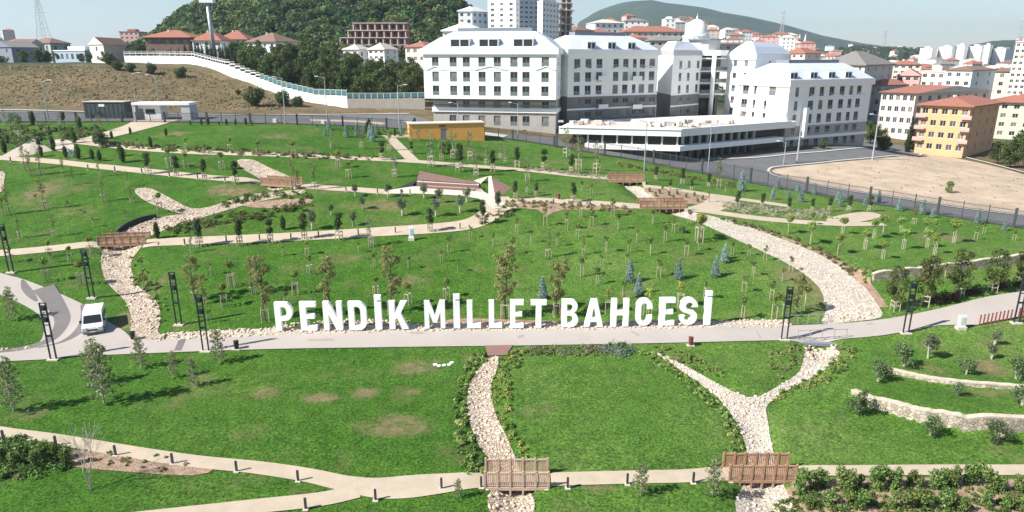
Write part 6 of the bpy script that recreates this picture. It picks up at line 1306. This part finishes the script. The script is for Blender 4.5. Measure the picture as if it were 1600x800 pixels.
# pylons
def pylon(px, yb_, yt, d, w_, label):
    p = W(px, yb_, d); zt = zat(yt, p.y); hh = zt - p.z + 8; r = thing('power_pylon', label, 'pylon', (p.x, p.y, p.z - 8)); mb = MB(); n_ = 9; tw = d * .00042 * .8
    def c(i, sx, sy): k = w_ / 2 * (1 - .85 * i / n_); return Vector((p.x + sx * k, p.y + sy * k, p.z - 8 + hh * i / n_))
    for i in range(n_):
        for sx, sy, ux, uy in ((-1, -1, 1, -1), (1, -1, 1, 1), (1, 1, -1, 1), (-1, 1, -1, -1)):
            mb.bar(c(i, sx, sy), c(i + 1, sx, sy), tw, tw); mb.bar(c(i, sx, sy), c(i + 1, ux, uy), tw * .5, tw * .5); mb.bar(c(i, sx, sy), c(i, ux, uy), tw * .5, tw * .5)
    part('lattice', mb, M['galv'], r); mb = MB()
    for f in (.72, .83, .94): mb.bar((p.x - w_ * .7, p.y, p.z - 8 + hh * f), (p.x + w_ * .7, p.y, p.z - 8 + hh * f), tw, tw)
    part('crossarm', mb, M['galv'], r)
pylon(70, 66, -6, 480, 8, 'tall lattice pylon on the left skyline'); pylon(1219, 72, 15, 1000, 7, 'faint lattice pylon above the mountain foot'); pylon(1380, 78, 45, 1400, 9, 'faint lattice pylon over the far wood'); pylon(1591, 70, 30, 1100, 8, 'faint lattice pylon near the right edge')

# ------------------------------------------------------------------ small structures
def boxat(px0, px1, yb_, yt, d):
    a, b = W(px0, yb_, d), W(px1, yb_, d); return a, b, zat(yt, a.y)
# orange shed
a, b = G(640, 216), G(757, 220); fS = Face(a.xy, b.xy); zt = fS.uz(690, 193.5)[1]; z0 = min(zb(*a.xy), zb(*b.xy)) - .5
r = thing('orange_shed', 'long low orange shed with one grey door behind the top lawn', 'shed', (*a.xy, z0)); mb = MB(); du, dz0 = fS.uz(693.5, 216); q = [fS.A, fS.B, back(fS.B, fS, 4), back(fS.A, fS, 4)]
dw = [(du - .55, du + .55, z0 + .6, fS.uz(693.5, 201)[1])]; pl = facade(mb, q[0], q[1], z0, zt, dw, rev=.1)
for i in (1, 2, 3): facade(mb, q[i], q[(i + 1) % 4], z0, zt, [])
part('wall', mb, M['shedorange'], r); mb = MB(); mb.prism([tuple(p) for p in inset(q, -.15)], zt, zt + .16); part('roof', mb, M['quartz'], r)
mb = MB(); x, y, z, an, w_, h_ = pl[0]; mb.box((x, y, z + h_ / 2), (w_, .05, h_), an); part('door', mb, M['slate'], r)
mb = MB(); u, z = fS.uz(691, 197); mb.box((*fS.at(u, .05), z), (1.3, .06, .45), fS.d.angle_signed(Vector((1, 0)))); part('sign_plate', mb, M['red'], r)
# gatehouse
a, b = W(208, 184, 141), W(298, 184, 141); g = min(zb(a.x, a.y), zb(b.x, b.y)); zt = zat(160.5, a.y); Lx = b.x - a.x
r = thing('gatehouse', 'white flat roofed gatehouse portal at the park entrance', 'gatehouse', (a.x, a.y, g)); mb = MB(); mb.box((a.x + Lx / 2, a.y + 2, zt - .25), (Lx, 4, .5)); part('roof', mb, M['white'], r)
mb = MB(); mb.box((a.x + .35, a.y + 2, (g + zt - .5) / 2 - .2), (.6, 3.8, zt - .5 - g + .4)); mb.box((b.x - 1.0, a.y + 2, (g + zt - .5) / 2 - .2), (1.8, 3.6, zt - .5 - g + .4)); part('side_wall', mb, M['greyw'], r)
mb = MB(); mb.box((a.x + 3.2, a.y + 2.2, (g + zt - .5) / 2 - .2), (4.6, 3.0, zt - .5 - g + .4)); part('booth', mb, M['white'], r)
mb = MB(); mb.box((a.x + 3.4, a.y + .68, g + 1.7), (1.9, .06, 1.0)); part('window', mb, M['glass'], r); mb = MB(); mb.box((a.x + 1.5, a.y + .68, g + 1.2), (.9, .06, 2.2)); part('door', mb, M['slate'], r)
a, b = W(133, 182, 143), W(196, 182, 143); g = min(zb(a.x, a.y), zb(b.x, b.y)); zt = zat(158.5, a.y); r = thing('cabin', 'dark green cabin left of the gatehouse', 'cabin', (a.x, a.y, g)); mb = MB(); mb.box(((a.x + b.x) / 2, a.y + 1.5, (g + zt) / 2 - .2), (b.x - a.x, 3, zt - g)); part('wall', mb, M['darkgreen'], r)
mb = MB(); mb.box(((a.x + b.x) / 2, a.y + 1.5, zt + .02 - .1), (b.x - a.x + .3, 3.3, .14)); part('roof', mb, M['quartz'], r); mb = MB(); mb.box(((a.x * .55 + b.x * .45), a.y - .03, zt - .8), (1.2, .05, .5)); part('sign_plate', mb, M['blanc'], r)
mb = MB()
for k in range(9): mb.box((a.x + (b.x - a.x) * (k + .5) / 9, a.y - .02, (g + zt) / 2 - .2), (.06, .05, zt - g - .4))
part('panel_ribs', mb, M['fence'], r)
# stepped terrace
def Z_(px, py, up_=0): return G(px, py, up_)
r = thing('stepped_terrace', 'brown sloping terrace with pale seating steps in the middle of the park', 'terrace', Z_(690, 296))
mb = MB(); a, b, c, d = Z_(655, 267, .1), Z_(748, 285, .1), Z_(744, 287.5, .9), Z_(652, 281, .9); mb.face([d, c, b, a]); mb.face([a, b, (b.x, b.y, b.z - 1), (a.x, a.y, a.z - 1)]); part('slope', mb, M['brownpave'], r)
for i, (pa, pb, hh) in enumerate((((651, 284), (748, 289.5), .9), ((657, 290), (742, 295), .45))):
    a, b = Z_(*pa, hh), Z_(*pb, hh); mb = MB(); nn = Vector((0, 1, 0)); z = a.z; mb.face([a, b, b + nn * 1.3, a + nn * 1.3]); part('step_top', mb, M['quartz'], r)
    mb = MB(); mb.face([a - Vector((0, 0, .6)), b - Vector((0, 0, .6)), b, a]); part('riser', mb, M['brownpave'], r)
mb = MB(); a, b, c = Z_(612, 297), Z_(656, 279, .7), Z_(641, 293); mb.face([a, c, b]); mb.face([a, b, Z_(656, 279) + Vector((0, 0, -.5))]); part('side_wall', mb, M['darkin'], r)  # side wall coloured near-black, its shadow put into the colour
mb = MB(); a, b, c, d = Z_(732, 290, .5), Z_(747, 290, .6), Z_(756, 299, .1), Z_(730, 298, .1)
for k in range(4):
    t = k / 4; p0, p1 = a.lerp(d, t), b.lerp(c, t); q0, q1 = a.lerp(d, t + .25), b.lerp(c, t + .25); q0.z = p0.z; q1.z = p1.z; mb.face([q0, q1, p1, p0]); mb.face([q0 - Vector((0, 0, .25)), q1 - Vector((0, 0, .25)), q1, q0])
part('corner_steps', mb, M['beigepave'], r)
r = thing('paved_pyramid', 'low paved pyramid with pale strip beside the stepped terrace', 'pyramid', Z_(775, 300)); ap = Z_(763, 275, 1.0)
mb = MB(); e1, e2, e3, e4, e5 = Z_(774, 308), Z_(785, 304), Z_(800, 293), Z_(763, 308), Z_(740, 282); mb.face([e2, e3, ap]); mb.face([e1, e2, ap]); part('right_slope', mb, M['brownpave'], r); mb = MB(); mb.face([e4, e1, ap + Vector((.5, 0, 0.02)), ap]); part('pale_strip', mb, M['quartz'], r); mb = MB(); mb.face([e5, Z_(751, 287), ap]); part('left_slope', mb, M['beigepave'], r)
r = thing('paved_pyramid', 'pale paved pyramid mound at the left edge above the path', 'pyramid', Z_(40, 244)); ap = Z_(52, 217, 1.6); mb = MB(); a, b, c = Z_(-4, 247), Z_(42, 243), Z_(83, 235); mb.face([a, b, ap]); mb.face([b, c, ap]); mb.face([c, Z_(70, 228), ap]); part('slope', mb, M['beigepave'], r)
sheet('soil', ipoly([(80, 222), (95, 218), (112, 222), (115, 236), (90, 236)], 2), .06, M['beigepave'], 1)
# benches
for i, (px, py) in enumerate(((437, 192), (512, 194))):
    p = G(px, py); r = thing('park_bench', f"white block bench with timber seat, {['left', 'right'][i]} of the two along the top path", 'bench', p, group='benches along the top path'); mb = MB()
    mb.box((p.x - .9, p.y, p.z + .35), (.7, .8, .9)); part('block', mb, M['white'], r); mb = MB(); mb.box((p.x + .35, p.y, p.z + .42), (1.8, .6, .12)); part('seat', mb, M['wood'], r); mb = MB(); mb.box((p.x + 1.1, p.y, p.z + .18), (.2, .5, .36)); part('leg', mb, M['white'], r)
# information signs
for base, top, hw, lab, dk in (((1501, 514), 493, .42, 'white information totem on a block beside the red posts', 1), ((643, 375), 355, .35, 'white and blue information board below the footpath', 0), ((112, 246), 232, .35, 'white leaning board beside the pale pyramid', 0)):
    p = G(*base); hh = zat(top, p.y) - p.z; r = thing('information_sign', lab, 'sign', p); mb = MB(); mb.box((p.x, p.y, p.z + hh * .58), (hw * 1.7, .25, hh * .84)); part('board', mb, M['blanc'], r)
    mb = MB(); mb.box((p.x, p.y, p.z + hh * .08), (hw * 2.2, .55, hh * .24)); part('plinth', mb, M['quartz'], r); mb = MB(); mb.box((p.x + .1, p.y - .13, p.z + hh * .6), (hw * 1.1, .02, hh * .5)); part('panel', mb, M['bluesign' if not dk else 'greyw'], r)
    mb = MB()
    for k in range(6): mb.box((p.x + .1, p.y - .143, p.z + hh * (.4 + k * .07)), (hw * random.uniform(.5, .9), .01, .03))
    part('text_lines', mb, M['blanc'], r)
# red posts
for i in range(12):
    p = G(1530 + i * 6.1, 508.5 - i * 1.1); r = thing('red_post', f'dark red metal post, {ordn(i)} from left in the row beside the totem', 'post', p, group='row of dark red posts')
    mb = MB(); mb.box((p.x, p.y, p.z + .5), (.09, .09, 1.15)); part('shaft', mb, M['red'], r); mb = MB(); mb.box((p.x, p.y, p.z + 1.09), (.11, .11, .04)); part('cap', mb, M['black'], r)
# bins
for base, m, lab, tilt in (((1079, 540), 'bin', 'reddish brown litter bin on a plate at the road edge', .1), ((370, 546), 'black', 'black litter bin at the road edge left of letter P', 0), ((208, 531), 'black', 'black litter bin where the left stream meets the road', 0), ((873, 312), 'bin', 'small brown bin on the middle slope', 0)):
    p = G(*base); r = thing('litter_bin', lab, 'bin', p); mb = MB(); mb.lathe((p.x, p.y, p.z + .1), [(.2, 0), (.24, .75), (.26, .78), (.1, .82)], 12); part('body', mb, M[m], r); mb = MB(); mb.box((p.x, p.y, p.z + .05), (.7, .5, .1)); part('base_plate', mb, M['quartz'], r)
# bollards
BOL = [(88, 697), (181, 712), (270, 725), (370, 737), (466, 752), (587, 782), (478, 796), (690, 764), (752, 762), (887, 763), (980, 757), (1083, 755), (6, 688), (17, 253), (138, 265), (180, 268), (222, 271), (265, 276), (309, 280), (352, 284), (289, 383), (354, 378), (406, 376), (455, 374), (498, 371), (560, 367), (618, 364), (719, 358), (541, 300), (590, 303), (641, 304), (815, 316), (865, 319), (922, 322)]
for i, (px, py) in enumerate(sorted(BOL)):
    p = G(px, py); p.z = zb(p.x, p.y); rw = 'along the bottom path' if py > 600 else ('along the footpath below the olives' if py > 340 else ('along the second path' if px < 400 else 'along the terrace path'))
    r = thing('path_bollard', None, 'bollard', p, group='dark bollard lights ' + rw); r['_s'] = rw; mb = MB(); mb.box((p.x, p.y, p.z + .4), (.14, .12, .85)); part('post', mb, M['fence'], r); mb = MB(); mb.box((p.x, p.y, p.z + .03), (.35, .35, .07)); part('footing', mb, M['quartz'], r)
cnt = {}
for o in sorted([o for o in COL.objects if '_s' in o], key=lambda o: o.location.x / o.location.y):
    k = o['_s']; o['label'] = f'short dark bollard light, {ordn(cnt.get(k, 0))} from left {k}'; cnt[k] = cnt.get(k, 0) + 1; del o['_s']
# valve covers
for i, (px, py) in enumerate(((680, 570), (686, 572), (694, 571), (702, 570), (706, 567))):
    p = G(px, py); o = thing('valve_cover', f'small white cover plate in the front lawn, {ordn(i)} from left', 'cover plate', p, group='white cover plates in the lawn'); mb = MB(); mb.lathe((p.x, p.y, p.z), [(.2, 0), (.2, .07), (.1, .1)], 10); part('lid', mb, M['blanc'], o)
# planks around the retention: van
def van():
    p = G(146, 525); r = thing('parked_van', 'white high roof van parked on the road branch', 'van', (p.x, p.y, p.z + .09)); W2, L = .98, 4.9
    prof = [(0, .32), (-.02, .62), (.12, .92), (.85, 1.12), (1.55, 1.95), (1.95, 2.3), (4.75, 2.34), (4.88, 2.1), (4.9, .4), (4.7, .32)]
    mb = MB(); n_ = len(prof)
    def sec(x, pr, k): return [(x, y, z) for y, z in pr]
    tum = lambda z: W2 * (1 if z < 1.1 else 1 - .09 * (z - 1.1) / 1.2)
    Lf = [(-tum(z), y, z) for y, z in prof]; Rt = [(tum(z), y, z) for y, z in prof]
    inn = .06
    for i in range(n_):
        j = (i + 1) % n_; mb.face([Lf[i], Lf[j], Rt[j], Rt[i]])
    mb.face(Lf); mb.face(Rt[::-1]); me = mb.mesh('body', M['vanwhite']); body = link('body', me, r)
    bv = body.modifiers.new('round', 'BEVEL'); bv.width = .07; bv.segments = 3; bv.limit_method = 'ANGLE'; bv.angle_limit = rad(15)
    def pt(name, boxes, m, parent=r, round_=0):
        q = MB()
        for c, d in boxes: q.box(c, d)
        return link(name, q.mesh(name, M[m]), parent)
    # windscreen lies on the slope
    q = MB(); y0, z0, y1, z1_ = .88, 1.17, 1.50, 1.89; nrm = Vector((0, -(z1_ - z0), (y1 - y0))).normalized() * .03
    q.face([Vector((-.86, y0, z0)) + nrm, Vector((.86, y0, z0)) + nrm, Vector((.78, y1, z1_)) + nrm, Vector((-.78, y1, z1_)) + nrm]); link('windscreen', q.mesh('windscreen', M['glass']), r)
    for s_ in (-1, 1):
        q = MB(); x = s_ * 1.0; x2 = s_ * .945
        for a, b in ((1.25, 1.95), (2.1, 3.2), (3.35, 4.5)): q.face([(x, a if a > 1.3 else 1.12, 1.25), (x, b, 1.25), (x2, b, 1.85), (x2, a if a > 1.3 else 1.6, 1.85)])
        link('side_window', q.mesh('side_window', M['glass']), r)
        pt('headlight', [((s_ * .72, .03, .80), (.36, .14, .22))], 'blanc'); pt('mirror', [((s_ * 1.12, 1.15, 1.35), (.2, .12, .3))], 'black'); pt('tail_light', [((s_ * .88, 4.9, 1.2), (.14, .04, .5))], 'red')
        for y in (.85, 4.0):
            q = MB(); q.tube((s_ * .72, y, .34), (s_ * 1.0, y, .34), .34, n=18); wh = link('wheel', q.mesh('wheel', M['black']), r); q = MB(); q.tube((s_ * .995, y, .34), (s_ * 1.015, y, .34), .19, n=12); link('rim', q.mesh('rim', M['galv']), wh)
    pt('grille', [((0, -.0, .62), (1.0, .06, .16))], 'black'); pt('bumper', [((0, .02, .40), (1.86, .16, .2))], 'wframe'); pt('number_plate', [((0, -.07, .42), (.5, .02, .11))], 'blanc'); pt('wiper', [((-.3, .93, 1.22), (.6, .02, .02)), ((.4, .93, 1.22), (.6, .02, .02))], 'black')
    r.rotation_euler = (0, 0, rad(24)); r.scale = (.92, .76, .9); return r
van()

# ------------------------------------------------------------------ air
hz = bpy.data.materials.new('haze'); hz.use_nodes = True; t = hz.node_tree; t.nodes.clear(); o_ = t.nodes.new('ShaderNodeOutputMaterial'); v_ = t.nodes.new('ShaderNodeVolumePrincipled')
v_.inputs['Color'].default_value = (.68, .84, 1, 1); v_.inputs['Density'].default_value = 1.3e-4; v_.inputs['Anisotropy'].default_value = .2; t.links.new(v_.outputs[0], o_.inputs['Volume'])
mb = MB(); zlo, zhi = float(Z.min()) - 6, float(Z.max()) + 60; mb.box((0, 3200, (zlo + zhi) / 2), (13600, 8000, zhi - zlo)); ho = link('haze', mb.mesh('haze', hz)); tag(ho, 'thin blue summer haze over the far hills', kind='stuff')
